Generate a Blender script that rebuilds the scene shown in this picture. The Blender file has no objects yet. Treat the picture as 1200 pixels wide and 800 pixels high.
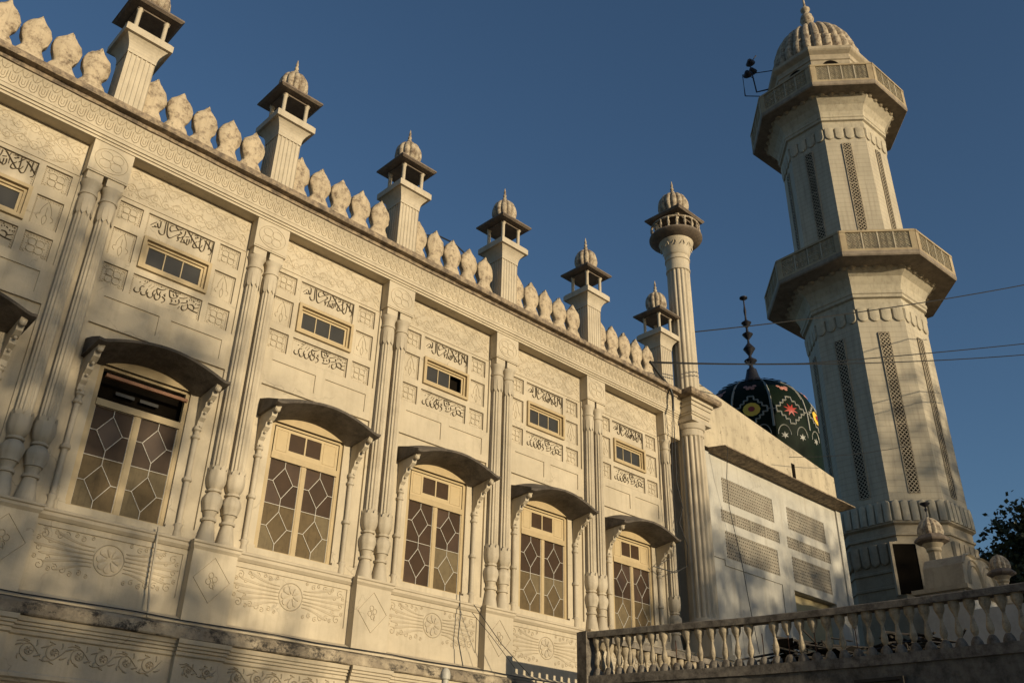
import bpy, math, random
from math import sin, cos, pi, radians, sqrt, atan2, tan
from mathutils import Vector, Matrix
random.seed(7)
scene = bpy.context.scene
COL = scene.collection

# ------------------------------------------------------------------ camera
cam_d = bpy.data.cameras.new('camera')
cam = bpy.data.objects.new('camera', cam_d)
COL.objects.link(cam)
scene.camera = cam
cam_d.sensor_width = 36.0
cam_d.lens = 1065.03 / 1200.0 * 36.0
cam_d.clip_start = 0.1
cam_d.clip_end = 3000
RT = Vector((0.71652468, -0.69721241, 0.02207344))
UP = Vector((-0.34339035, -0.32500464, 0.88116687))
FW = Vector((0.60718651, 0.63895762, 0.47228986))
cam.matrix_world = Matrix(((RT.x, UP.x, -FW.x, 0.0), (RT.y, UP.y, -FW.y, -17.744), (RT.z, UP.z, -FW.z, 1.6), (0, 0, 0, 1)))

# ------------------------------------------------------------------ sky and sun
SUN_EL, SUN_AZ = radians(8.0), radians(3.0)       # azimuth measured from -Y towards +X
sdir = Vector((sin(SUN_AZ) * cos(SUN_EL), -cos(SUN_AZ) * cos(SUN_EL), sin(SUN_EL)))
world = bpy.data.worlds.new('World')
scene.world = world
world.use_nodes = True
wn, wl = world.node_tree.nodes, world.node_tree.links
wn.clear()
sky = wn.new('ShaderNodeTexSky')
sky.sky_type = 'NISHITA'
sky.sun_disc = False
sky.sun_elevation = SUN_EL
sky.sun_rotation = pi - SUN_AZ
sky.altitude = 300
sky.air_density = 1.0
sky.dust_density = 1.4
sky.ozone_density = 3.0
bg = wn.new('ShaderNodeBackground')
bg.inputs['Strength'].default_value = 0.107
wo = wn.new('ShaderNodeOutputWorld')
wl.new(sky.outputs[0], bg.inputs['Color'])
wl.new(bg.outputs[0], wo.inputs['Surface'])
sun_d = bpy.data.lights.new('sun', 'SUN')
sun_d.energy = 4.1
sun_d.angle = radians(0.6)
sun_d.color = (1.0, 0.83, 0.565)
sun = bpy.data.objects.new('sun', sun_d)
COL.objects.link(sun)
sun.rotation_euler = sdir.to_track_quat('Z', 'Y').to_euler()
sun.location = sdir * 100
vs = scene.view_settings
vs.view_transform = 'Standard'
vs.look = 'None'
vs.exposure = 0.17
vs.gamma = 1.0
vs.use_curve_mapping = False

# ------------------------------------------------------------------ materials
class NT:
    def __init__(s, name):
        s.m = bpy.data.materials.new(name); s.m.use_nodes = True
        s.n, s.l = s.m.node_tree.nodes, s.m.node_tree.links
        s.n.clear()
        s.out = s.n.new('ShaderNodeOutputMaterial')
        s.b = s.n.new('ShaderNodeBsdfPrincipled')
        s.l.new(s.b.outputs[0], s.out.inputs[0])
        s.g = s.n.new('ShaderNodeNewGeometry')
    def map(s, sc, off=(0, 0, 0)):
        mp = s.n.new('ShaderNodeMapping'); mp.inputs['Scale'].default_value = sc; mp.inputs['Location'].default_value = off
        s.l.new(s.g.outputs['Position'], mp.inputs[0]); return mp.outputs[0]
    def noise(s, sc=(1, 1, 1), scale=1.0, detail=6, rough=.6, off=(0, 0, 0)):
        t = s.n.new('ShaderNodeTexNoise'); s.l.new(s.map(sc, off), t.inputs['Vector'])
        t.inputs['Scale'].default_value = scale; t.inputs['Detail'].default_value = detail; t.inputs['Roughness'].default_value = rough
        return t.outputs[0]
    def ramp(s, f, a, b, ca=(0, 0, 0, 1), cb=(1, 1, 1, 1)):
        r = s.n.new('ShaderNodeValToRGB'); s.l.new(f, r.inputs[0])
        r.color_ramp.elements[0].position = a; r.color_ramp.elements[1].position = b
        r.color_ramp.elements[0].color = ca; r.color_ramp.elements[1].color = cb
        return r.outputs[0]
    def mix(s, f, a, b, mode='MIX'):
        m = s.n.new('ShaderNodeMix'); m.data_type = 'RGBA'; m.blend_type = mode
        for sock, v in ((0, f), (6, a), (7, b)):
            if hasattr(v, 'links') or isinstance(v, bpy.types.NodeSocket): s.l.new(v, m.inputs[sock])
            elif sock == 0: m.inputs[0].default_value = v
            else: m.inputs[sock].default_value = (*v, 1) if len(v) == 3 else v
        return m.outputs[2]
    def math(s, op, a, b=0.0):
        m = s.n.new('ShaderNodeMath'); m.operation = op
        for i, v in ((0, a), (1, b)):
            if isinstance(v, bpy.types.NodeSocket): s.l.new(v, m.inputs[i])
            else: m.inputs[i].default_value = v
        return m.outputs[0]
    def color(s, v):
        if isinstance(v, bpy.types.NodeSocket): s.l.new(v, s.b.inputs['Base Color'])
        else: s.b.inputs['Base Color'].default_value = (*v, 1)
    def bump(s, h, st=.3, d=.01):
        b = s.n.new('ShaderNodeBump'); b.inputs['Strength'].default_value = st; b.inputs['Distance'].default_value = d
        s.l.new(h, b.inputs['Height']); s.l.new(b.outputs[0], s.b.inputs['Normal'])
    def set(s, **k):
        for a, v in k.items(): s.b.inputs[a.replace('_', ' ')].default_value = v
        return s

MAT = {}
def plaster(name, col, dirt=(.20, .155, .095), amount=.5, streak=.5, lo=.48, hi=.72, bumpy=.35, moss=None, scale=1.0, rough=.75, cracks=0):
    """painted plaster: base colour, soft mottling, vertical rain streaks, blotchy grime"""
    t = NT(name); t.set(Roughness=rough)
    n1 = t.noise((1, 1, 1), .6 * scale, 5, .6)
    n2 = t.noise((1, 1, 1), 5 * scale, 8, .7)
    st = t.noise((5, 5, .35), 1.3 * scale, 7, .65, (3, 1, 0))
    bl = t.noise((1, 1, 1), 2.3 * scale, 10, .75, (9, 4, 2))
    c = t.mix(t.ramp(n1, .35, .65), tuple(x * .86 for x in col), tuple(min(1, x * 1.07) for x in col))
    c = t.mix(t.math('MULTIPLY', t.ramp(n2, .4, .75), .22), c, tuple(x * .7 for x in col))
    f = t.math('MULTIPLY', t.ramp(st, .50, .74), streak)
    c = t.mix(f, c, tuple(.55 * a + .45 * b for a, b in zip(dirt, col)))
    f2 = t.math('MULTIPLY', t.ramp(bl, lo, hi), amount)
    c = t.mix(f2, c, dirt)
    if moss:
        m = t.noise((1, 1, 1.3), 3.3 * scale, 12, .8, (1, 7, 5))
        c = t.mix(t.ramp(m, moss[0], moss[1]), c, (.035, .028, .02))
    if cracks:
        vo = t.n.new('ShaderNodeTexVoronoi'); vo.feature = 'DISTANCE_TO_EDGE'
        nz = t.n.new('ShaderNodeTexNoise'); t.l.new(t.map((1, 1, 1)), nz.inputs['Vector']); nz.inputs['Scale'].default_value = 3; nz.inputs['Detail'].default_value = 6
        ad = t.n.new('ShaderNodeVectorMath'); ad.operation = 'ADD'; sc_ = t.n.new('ShaderNodeVectorMath'); sc_.operation = 'SCALE'; sc_.inputs['Scale'].default_value = .5
        t.l.new(nz.outputs['Color'], sc_.inputs[0]); t.l.new(sc_.outputs[0], ad.inputs[0]); t.l.new(t.map((1, 1, 1)), ad.inputs[1]); t.l.new(ad.outputs[0], vo.inputs['Vector'])
        vo.inputs['Scale'].default_value = .55
        ln = t.ramp(vo.outputs['Distance'], 0, .006, (1, 1, 1, 1), (0, 0, 0, 1)); mk = t.ramp(t.noise((1, 1, 1), .9, 3, .5, (5, 5, 5)), .52, .6)
        c = t.mix(t.math('MULTIPLY', t.math('MULTIPLY', ln, mk), cracks), c, (.09, .07, .05))
    t.color(c)
    fine = t.noise((1, 1, 1), 26, 8, .7)
    t.bump(t.math('ADD', t.math('MULTIPLY', fine, .5), bl), bumpy, .02)
    MAT[name] = t.m
    return t
CREAM = (.49, .42, .305)
plaster('cream_paint', CREAM, amount=.24, streak=.5, lo=.50, hi=.76, cracks=.45)
plaster('cream_relief', (.475, .405, .295), amount=.25, streak=.3, lo=.5, hi=.8)
plaster('cream_column', (.475, .41, .305), amount=.4, streak=.75, lo=.5, hi=.8)
plaster('weathered_merlon', (.48, .39, .265), dirt=(.085, .05, .028), amount=.85, streak=.6, lo=.49, hi=.64, bumpy=1.0, scale=1.9, moss=(.58, .66))
plaster('weathered_dome', (.44, .37, .265), dirt=(.10, .06, .035), amount=.9, streak=.4, lo=.44, hi=.62, bumpy=.8, scale=2.2, moss=(.58, .68))
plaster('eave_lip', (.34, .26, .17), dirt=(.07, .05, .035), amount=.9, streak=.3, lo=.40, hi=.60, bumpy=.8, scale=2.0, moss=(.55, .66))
plaster('mould_ledge', (.47, .39, .27), dirt=(.07, .05, .035), amount=.6, streak=.3, lo=.38, hi=.56, bumpy=1.0, scale=.55, moss=(.50, .58))
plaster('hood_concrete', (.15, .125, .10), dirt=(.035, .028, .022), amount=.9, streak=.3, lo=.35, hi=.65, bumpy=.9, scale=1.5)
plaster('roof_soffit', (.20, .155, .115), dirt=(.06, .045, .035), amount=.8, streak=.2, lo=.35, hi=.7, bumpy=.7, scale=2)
plaster('minaret_stone', (.43, .38, .28), dirt=(.13, .10, .07), amount=.5, streak=.8, lo=.48, hi=.75)
plaster('minaret_trim', (.38, .32, .225), dirt=(.13, .10, .07), amount=.6, streak=.5, lo=.45, hi=.75, bumpy=.6)
plaster('parapet_trim', (.37, .295, .18), dirt=(.13, .08, .045), amount=.5, streak=.4, lo=.45, hi=.7, bumpy=.6)
plaster('wing_wall', (.46, .44, .385), dirt=(.18, .14, .09), amount=.25, streak=.55, lo=.5, hi=.8, cracks=.4)
plaster('wing_parapet', (.47, .40, .28), dirt=(.07, .05, .035), amount=.45, streak=.7, lo=.53, hi=.66, moss=(.60, .65), bumpy=.6)
plaster('jali_clay', (.27, .24, .185), dirt=(.14, .10, .07), amount=.5, streak=.3)
plaster('balcony_soffit', (.27, .22, .16), dirt=(.07, .05, .035), amount=.7, streak=.2, lo=.4, hi=.7)  # grime, plus the shade under the minaret balconies put into the slab colour
plaster('tan_plaster', (.40, .33, .18), amount=.4, streak=.4)
plaster('balustrade_concrete', (.22, .19, .15), dirt=(.045, .036, .028), amount=.9, streak=.6, lo=.42, hi=.62, bumpy=1.0, scale=2.0)
plaster('baluster_concrete', (.42, .35, .24), dirt=(.09, .07, .05), amount=.8, streak=.5, lo=.45, hi=.68, bumpy=.8, scale=3.0)
plaster('terrace_wall_concrete', (.17, .15, .12), dirt=(.035, .03, .024), amount=.9, streak=.8, lo=.42, hi=.62, bumpy=1.0, scale=1.2)
plaster('grey_wall', (.42, .41, .38), amount=.35, streak=.4)
plaster('bark', (.12, .085, .055), dirt=(.04, .03, .02), amount=.6, scale=4)
plaster('earth', (.20, .165, .12), dirt=(.12, .10, .07), amount=.6, streak=0)
def simple(name, col, rough=.6, metal=0, var=.25, spec=.5, scale=8):
    t = NT(name); t.set(Roughness=rough, Metallic=metal)
    t.b.inputs['Specular IOR Level'].default_value = spec
    n = t.noise((1, 1, 1), scale, 6, .6)
    t.color(t.mix(n, tuple(x * (1 - var) for x in col), tuple(min(1, x * (1 + var)) for x in col)))
    MAT[name] = t.m; return t
simple('window_paint', (.40, .305, .165), .55, var=.22, scale=5)
simple('window_paint_pale', (.44, .34, .19), .55, var=.15)
simple('lead_line', (.60, .56, .48), .5, var=.15)
simple('lettering_paint', (.075, .058, .038), .8, var=.4, spec=.1)
simple('dark_glass_worn', (.062, .036, .019), .35, var=.5, spec=.3, scale=2)
simple('dark_glass', (.046, .026, .013), .45, var=.45, spec=.18, scale=3)
simple('small_glass', (.040, .037, .030), .3, var=.3, spec=.35, scale=3)
simple('tan_glass', (.10, .07, .034), .45, var=.3, spec=.25, scale=3)
plaster('tan_glass_pale', (.15, .115, .062), dirt=(.06, .04, .02), amount=.5, streak=.9, bumpy=.05, rough=.6, scale=2.5).set(Specular_IOR_Level=.2)
plaster('tan_glass', (.12, .085, .042), dirt=(.04, .026, .013), amount=.5, streak=.9, bumpy=.05, rough=.6, scale=2.5).set(Specular_IOR_Level=.15)
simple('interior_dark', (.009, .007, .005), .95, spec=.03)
simple('cable_black', (.012, .012, .012), .5)
simple('dome_enamel', (.004, .010, .005), .6, var=.6, scale=5, spec=.10)
simple('dome_white', (.30, .30, .27), .5)
simple('dome_yellow', (.85, .52, .05), .4)
simple('dome_red', (.35, .03, .015), .4)
simple('dome_pink', (.45, .20, .15), .5)
simple('dark_metal', (.025, .025, .032), .45, metal=.5)
simple('rust_metal', (.10, .04, .02), .7, metal=.3, var=.5)
simple('wood_beam', (.26, .12, .06), .6, var=.35)
simple('debris', (.03, .025, .02), .8, var=.6)
simple('pale_pipe', (.42, .40, .34), .55)
simple('leaf_dark', (.035, .05, .018), .55, var=.45, scale=2)
simple('leaf_mid', (.06, .085, .03), .55, var=.45, scale=2)

# masonry courses on the minaret shaft
t = NT('minaret_courses'); t.set(Roughness=.75)
br = t.n.new('ShaderNodeTexWave'); br.wave_type = 'BANDS'; br.bands_direction = 'Z'
t.l.new(t.map((1, 1, 1)), br.inputs['Vector']); br.inputs['Scale'].default_value = 1.05; br.inputs['Distortion'].default_value = .25; br.inputs['Detail'].default_value = 2
n1 = t.noise((1, 1, .5), .8, 8, .65); n2 = t.noise((4, 4, .3), 1.4, 8, .7, (4, 4, 4))
c = t.mix(t.ramp(n1, .35, .7), (.37, .325, .24), (.46, .405, .30))
c = t.mix(t.math('MULTIPLY', t.ramp(n2, .48, .72), .7), c, (.24, .20, .15))
line = t.ramp(br.outputs[1], .0, .10, (1, 1, 1, 1), (0, 0, 0, 1))
c = t.mix(t.math('MULTIPLY', line, .35), c, (.22, .18, .13))
t.color(c); t.bump(t.math('SUBTRACT', n1, t.math('MULTIPLY', line, .5)), .4, .02)
MAT['minaret_courses'] = t.m
# ------------------------------------------------------------------ geometry helpers
class MB:
    def __init__(s): s.v = []; s.f = []
    def add(s, vs, fs):
        o = len(s.v); s.v += [tuple(p) for p in vs]; s.f += [tuple(i + o for i in f) for f in fs]; return s
    def box(s, x0, x1, y0, y1, z0, z1):
        return s.add([(x0, y0, z0), (x1, y0, z0), (x1, y1, z0), (x0, y1, z0), (x0, y0, z1), (x1, y0, z1), (x1, y1, z1), (x0, y1, z1)],
                     [(0, 3, 2, 1), (4, 5, 6, 7), (0, 1, 5, 4), (1, 2, 6, 5), (2, 3, 7, 6), (3, 0, 4, 7)])
    def frustum(s, cx, cy, z0, z1, hx0, hy0, hx1, hy1):
        vs = [(cx + a * hx0, cy + b * hy0, z0) for a, b in ((-1, -1), (1, -1), (1, 1), (-1, 1))] + [(cx + a * hx1, cy + b * hy1, z1) for a, b in ((-1, -1), (1, -1), (1, 1), (-1, 1))]
        return s.add(vs, [(0, 3, 2, 1), (4, 5, 6, 7), (0, 1, 5, 4), (1, 2, 6, 5), (2, 3, 7, 6), (3, 0, 4, 7)])
    def loft(s, rings, cap=True, closed=True):
        n = len(rings[0]); vs = [p for r in rings for p in r]; fs = []
        for i in range(len(rings) - 1):
            for j in range(n if closed else n - 1):
                k = (j + 1) % n
                fs.append((i * n + j, i * n + k, (i + 1) * n + k, (i + 1) * n + j))
        if cap and closed:
            fs.append(tuple(range(n - 1, -1, -1))); fs.append(tuple((len(rings) - 1) * n + j for j in range(n)))
        return s.add(vs, fs)
    def lathe(s, prof, cx=0, cy=0, seg=20, sx=1, sy=1, flute=None, power=None, rot=0, cap=True):
        """prof: list of (r, z).  flute=(count, depth, z0, z1)  power: superellipse exponent"""
        rings = []
        for r, z in prof:
            ring = []
            for j in range(seg):
                a = rot + 2 * pi * j / seg; rr = r
                if flute and len(flute) == 5 and flute[2] <= z <= flute[3]:
                    rr = r * (1 - flute[1] * (1 - abs(sin(a * flute[0] / 2))) ** 1.6)
                elif flute and flute[2] <= z <= flute[3]:
                    rr = r * (1 - flute[1] * (0.5 + 0.5 * cos(a * flute[0])) ** 1.5)
                if power:
                    c_, s_ = cos(a), sin(a)
                    k = (abs(c_) ** power + abs(s_) ** power) ** (-1 / power); rr *= k
                ring.append((cx + sx * rr * cos(a), cy + sy * rr * sin(a), z))
            rings.append(ring)
        return s.loft(rings, cap)
    def sweepx(s, prof, x0, x1):
        """prof: closed list of (y, z), anticlockwise seen from -x"""
        return s.loft([[(x0, y, z) for y, z in prof], [(x1, y, z) for y, z in prof]])
    def tube(s, pts, r, n=6, taper=None):
        rings = []; L = len(pts)
        for i, p in enumerate(pts):
            p = Vector(p); d = (Vector(pts[min(i + 1, L - 1)]) - Vector(pts[max(i - 1, 0)])).normalized()
            a = d.orthogonal() if abs(d.z) > .95 else d.cross(Vector((0, 0, 1)))
            a.normalize(); b = d.cross(a); rr = r if taper is None else r + (taper - r) * i / (L - 1)
            rings.append([tuple(p + rr * (cos(2 * pi * k / n) * a + sin(2 * pi * k / n) * b)) for k in range(n)])
        return s.loft(rings)
    def ridge(s, pts, w, h, y=0.0, flat=0.0, back=.01):
        """pts: (x,z) polyline raised from the plane y towards -y"""
        L = len(pts); rings = []
        for i, p in enumerate(pts):
            q0, q1 = pts[max(i - 1, 0)], pts[min(i + 1, L - 1)]
            dx, dz = q1[0] - q0[0], q1[1] - q0[1]; d = math.hypot(dx, dz) or 1
            nx, nz = -dz / d, dx / d; e = 1.0 if 0 < i < L - 1 else .55
            ring = [(p[0] + nx * w * .5 * e, y + back, p[1] + nz * w * .5 * e)]
            if flat:
                ring += [(p[0] + nx * w * .5 * flat * e, y - h, p[1] + nz * w * .5 * flat * e), (p[0] - nx * w * .5 * flat * e, y - h, p[1] - nz * w * .5 * flat * e)]
            else: ring += [(p[0], y - h, p[1])]
            ring += [(p[0] - nx * w * .5 * e, y + back, p[1] - nz * w * .5 * e)]
            rings.append(ring)
        return s.loft(rings)
    def lobe(s, pts, w0, w1, h, y, back=.01):
        """pillow-shaped leaf along pts, narrow (w0) at the start, full (w1) near the rounded end"""
        L = len(pts); rings = []
        for i, p in enumerate(pts):
            t = i / (L - 1); q0, q1 = pts[max(i - 1, 0)], pts[min(i + 1, L - 1)]
            dx, dz = q1[0] - q0[0], q1[1] - q0[1]; d = math.hypot(dx, dz) or 1; nx, nz = -dz / d, dx / d
            w = (w0 + (w1 - w0) * t) * .5 * (sqrt(max(.02, 1 - ((t - .8) / .2) ** 2)) if t > .8 else 1)
            rings.append([(p[0] + nx * w * k, y + back if abs(k) == 1 else y - h * g_, p[1] + nz * w * k) for k, g_ in ((1, 0), (.7, .6), (.25, 1), (0, .55), (-.25, 1), (-.7, .6), (-1, 0))])
        return s.loft(rings)
    def prism(s, poly, y0, y1):
        """poly (x,z) extruded y0..y1"""
        n = len(poly)
        return s.add([(x, y0, z) for x, z in poly] + [(x, y1, z) for x, z in poly],
                     [tuple(range(n)), tuple(range(2 * n - 1, n - 1, -1))] + [(i, i + n, (i + 1) % n + n, (i + 1) % n) for i in range(n)])
    def relief_map(s, x0, x1, z0, z1, base, rects, yb=None):
        """stepped wall: later rects (x0,x1,z0,z1,y) override; side faces close every step"""
        xs = sorted({x0, x1, *[min(max(r[i], x0), x1) for r in rects for i in (0, 1)]})
        zs = sorted({z0, z1, *[min(max(r[i], z0), z1) for r in rects for i in (2, 3)]})
        def dep(i, j):
            if i < 0 or j < 0 or i >= len(xs) - 1 or j >= len(zs) - 1: return None
            cx, cz = (xs[i] + xs[i + 1]) / 2, (zs[j] + zs[j + 1]) / 2; y = base
            for r in rects:
                if r[0] < cx < r[1] and r[2] < cz < r[3]: y = r[4]
            return y
        for i in range(len(xs) - 1):
            for j in range(len(zs) - 1):
                y = dep(i, j); a, b, c, d = xs[i], xs[i + 1], zs[j], zs[j + 1]
                s.add([(a, y, c), (b, y, c), (b, y, d), (a, y, d)], [(0, 1, 2, 3)])
                y2 = dep(i + 1, j)
                if y2 is not None and abs(y2 - y) > 1e-6: s.add([(b, y, c), (b, y2, c), (b, y2, d), (b, y, d)], [(0, 1, 2, 3)])
                y2 = dep(i, j + 1)
                if y2 is not None and abs(y2 - y) > 1e-6: s.add([(a, y, d), (b, y, d), (b, y2, d), (a, y2, d)], [(0, 1, 2, 3)])
        return s
    def mesh(s, name, smooth=False):
        me = bpy.data.meshes.new(name); me.from_pydata(s.v, [], s.f); me.update()
        if smooth is not False:
            me.polygons.foreach_set('use_smooth', [True] * len(me.polygons))
            me.set_sharp_from_angle(angle=radians(smooth if smooth is not True else 40))
        return me
WORLD = {}
def thing(name, label, cat, loc, group=None):
    o = bpy.data.objects.new(name, None); COL.objects.link(o); o.location = loc; o.empty_display_size = .5
    o['label'] = label; o['category'] = cat
    if group: o['group'] = group
    WORLD[o.name] = Vector(loc); return o
STUFF = {'floral_relief', 'beaded_border', 'carved_relief', 'lettering', 'egg_moulding', 'scroll_relief', 'pier_flower', 'oval_flower', 'diamond_flower', 'lead_lattice', 'jali_screen', 'jali_strip', 'carved_panel', 'corbel_row', 'arch_relief', 'arch_moulding', 'crown', 'inner_glass', 'opening_frame', 'string_course_', 'transom_board', 'star_arch'}
def put(name, mesh, mat, parent=None, loc=(0, 0, 0), rotz=0, smooth=False, kind=None, label=None, cat=None, group=None, me_only=False):
    if isinstance(mesh, MB): mesh = mesh.mesh(name, smooth)
    if mat and not mesh.materials: mesh.materials.append(MAT[mat])
    o = bpy.data.objects.new(name, mesh); COL.objects.link(o)
    L = Vector(loc); WORLD[o.name] = L
    if parent is not None:
        o.parent = parent; o.location = L - WORLD[parent.name]
    else: o.location = L
    o.rotation_euler.z = rotz
    if name in STUFF and parent is not None: kind = 'stuff'
    if kind: o['kind'] = kind
    if label: o['label'] = label
    if cat: o['category'] = cat
    if group: o['group'] = group
    return o
def spiral(cx, cz, r0, turns, a0, sgn=1, n=14, r1=.15):
    return [(cx + (r0 + (r1 * r0 - r0) * i / n) * cos(a0 + sgn * 2 * pi * turns * i / n), cz + (r0 + (r1 * r0 - r0) * i / n) * sin(a0 + sgn * 2 * pi * turns * i / n)) for i in range(n + 1)]
def bez(p0, p1, p2, n=8):
    return [((1 - t) ** 2 * p0[0] + 2 * t * (1 - t) * p1[0] + t * t * p2[0], (1 - t) ** 2 * p0[1] + 2 * t * (1 - t) * p1[1] + t * t * p2[1]) for t in [i / n for i in range(n + 1)]]
def smooth_line(pts, k=2):
    for _ in range(k):
        if len(pts) < 3: return pts
        q = [pts[0]]
        for a, b in zip(pts, pts[1:]):
            q += [(a[0] * .75 + b[0] * .25, a[1] * .75 + b[1] * .25), (a[0] * .25 + b[0] * .75, a[1] * .25 + b[1] * .75)]
        q.append(pts[-1]); pts = q
    return pts
def circle(cx, cz, r, n=20, ry=None): return [(cx + r * cos(2 * pi * i / n), cz + (ry or r) * sin(2 * pi * i / n)) for i in range(n + 1)]

# ------------------------------------------------------------------ ground
g = MB().add([(-900, -900, 0), (900, -900, 0), (900, 900, 0), (-900, 900, 0)], [(0, 1, 2, 3)])
put('ground', g, 'earth', kind='structure')

# ================================================================== THE PRAYER HALL
hall = thing('prayer_hall', 'long cream mosque hall facade with tall windows, paired columns and onion merlons', 'mosque', (10, 3, 0))
XB = lambda k: 6.434 + 4 * (k - 1)          # bay centre
XP = lambda i: 4.434 + 4 * i                # pilaster centre
WU = -.04                                   # windows sit slightly left of the bay centre
BAYS = range(-1, 6)
X_L, X_R = XB(-1) - 2, 26.05

# wall of one bay, all its recesses
rects = [(-1.56, 1.56, 11.45, 14.62, .05)]
for u0, u1, z0, z1 in ((-1.515, -.985, 13.14, 13.62), (-1.515, -.985, 12.21, 12.92), (-1.515, -.985, 11.5, 12.02), (.885, 1.43, 13.14, 13.65), (.885, 1.43, 12.21, 12.92), (.885, 1.43, 11.5, 12.02)):
    rects.append((u0, u1, z0, z1, .105))
rects += [(-.86, .75, 13.03, 13.62, .105), (-.86, .75, 11.47, 12.02, .105), (-.80, .70, 12.24, 12.93, .30)]
rects += [(-1.34, -.13, 10.74, 11.22, .03), (.14, 1.36, 10.74, 11.22, .03)]
rects += [(-1.51, 1.56, 6.86, 10.55, .06), (WU - 1.0, WU + .98, 6.80, 9.78, .42)]
rects += [(-1.55, 1.55, 5.0, 6.5, -.02), (-1.42, 1.42, 5.47, 6.33, .01)]
wm = MB().relief_map(-2, 2, 5.0, 14.62, 0.0, rects).mesh('wall')
lower = MB().relief_map(-2, 2, 3.55, 5.0, -.10, [])
# ground floor wall with an arched opening in each bay
N = 24
pts = [(1.25 * cos(pi * i / N), 2.55 + .95 * sin(pi * i / N)) for i in range(N + 1)]
for (a, za), (b, zb) in zip(pts, pts[1:]):
    lower.add([(b, -.10, zb), (a, -.10, za), (a, -.10, 3.55), (b, -.10, 3.55)], [(0, 1, 2, 3)])
    lower.add([(a, -.10, za), (b, -.10, zb), (b, .35, zb), (a, .35, za)], [(0, 1, 2, 3)])
for sx in (-1, 1):
    a, b = sorted((sx * 1.25, sx * 2)); lower.add([(a, -.1, 0), (b, -.1, 0), (b, -.1, 3.55), (a, -.1, 3.55)], [(0, 1, 2, 3)])
    lower.add([(sx * 1.25, -.1, 0), (sx * 1.25, .35, 0), (sx * 1.25, .35, 2.55), (sx * 1.25, -.1, 2.55)], [(0, 1, 2, 3)])
lower = lower.mesh('ground_floor_wall')
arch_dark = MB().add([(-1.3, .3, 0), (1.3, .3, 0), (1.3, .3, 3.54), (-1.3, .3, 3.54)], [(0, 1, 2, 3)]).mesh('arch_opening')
arch_mould = MB()
for rr, hh in ((1.30, .05), (1.44, .035)): arch_mould.ridge([(rr * cos(pi * i / 30), 2.55 + (rr * .76) * sin(pi * i / 30)) for i in range(31)], .06, hh, -.10)
for i in range(60):
    a = pi * i / 59; arch_mould.box(1.37 * cos(a) - .018, 1.37 * cos(a) + .018, -.13, -.09, 2.55 + 1.04 * sin(a) - .018, 2.55 + 1.04 * sin(a) + .018)
arch_mould = arch_mould.mesh('arch_moulding')

# --- relief of the upper floral frieze (z 13.78 - 14.55)
def tendrils(mb, x0, x1, z0, z1, y, w, h, n, seed):
    rnd = random.Random(seed); W, H = x1 - x0, z1 - z0
    for i in range(n):
        cx = x0 + W * (i + .5) / n; up = i % 2
        r = min(W / n * .45, H * .42)
        cz = z0 + H * (.42 if up else .55)
        mb.ridge(spiral(cx, cz, r, 1.5, rnd.uniform(0, 6.28), 1 if up else -1, 16), w, h, y)
        for k in range(4):
            a = rnd.uniform(0, 2 * pi); px, pz = cx + r * cos(a), cz + r * sin(a)
            l = rnd.uniform(.08, .2); b = a + rnd.uniform(-1.2, 1.2)
            q = (min(max(px + l * cos(b), x0), x1), min(max(pz + l * sin(b), z0 + .02), z1 - .02))
            mb.ridge(bez((px, min(max(pz, z0 + .02), z1 - .02)), ((px + q[0]) / 2 + .05 * sin(b), (pz + q[1]) / 2 + .04 * cos(b)), q, 4), w * 1.5, h, y)
    mb.ridge([(x0 + W * i / 60, z0 + H * (.5 + .33 * sin(i * pi * n / 60))) for i in range(61)], w, h, y)
up_rel = MB()
tendrils(up_rel, -1.5, 1.5, 13.80, 14.20, .05, .03, .010, 11, 3)
tendrils(up_rel, -1.5, 1.5, 14.14, 14.56, .05, .03, .009, 10, 8)
_r = random.Random(21)
for _ in range(90):
    cx, cz, a = _r.uniform(-1.48, 1.48), _r.uniform(13.8, 14.54), _r.uniform(0, 6.28)
    up_rel.ridge(bez((cx, cz), (cx + .05 * cos(a), cz + .05 * sin(a)), (cx + .07 * cos(a + .7), cz + .07 * sin(a + .7)), 3), .035, .009, .05)
up_rel.ridge(bez((-1.5, 13.85), (0, 15.15), (1.5, 13.85), 24), .035, .009, .05)
up_rel = up_rel.mesh('floral_relief')
border = MB()
border.ridge([(-1.56, 13.73), (1.56, 13.73)], .05, .02, .05, flat=.5)
def frame_ridge(mb, u0, u1, z0, z1, y, w=.03, h=.02):
    for a, b in (((u0, z0), (u1, z0)), ((u0, z1), (u1, z1)), ((u0, z0), (u0, z1)), ((u1, z0), (u1, z1))): mb.ridge([a, b], w, h, y, flat=.4)
def beads(mb, u0, u1, z0, z1, y, st=.05, s_=.014):
    n = int((u1 - u0) / st)
    for i in range(n + 1):
        for z in (z0, z1): mb.box(u0 + (u1 - u0) * i / n - s_, u0 + (u1 - u0) * i / n + s_, y - .016, y + .02, z - s_, z + s_)
    n = int((z1 - z0) / st)
    for i in range(1, n):
        for u in (u0, u1): mb.box(u - s_, u + s_, y - .016, y + .02, z0 + (z1 - z0) * i / n - s_, z0 + (z1 - z0) * i / n + s_)
for u0, u1, z0, z1, _ in rects[1:9]:
    beads(border, u0 + .03, u1 - .03, z0 + .03, z1 - .03, .105)
border = border.mesh('beaded_border')

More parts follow.
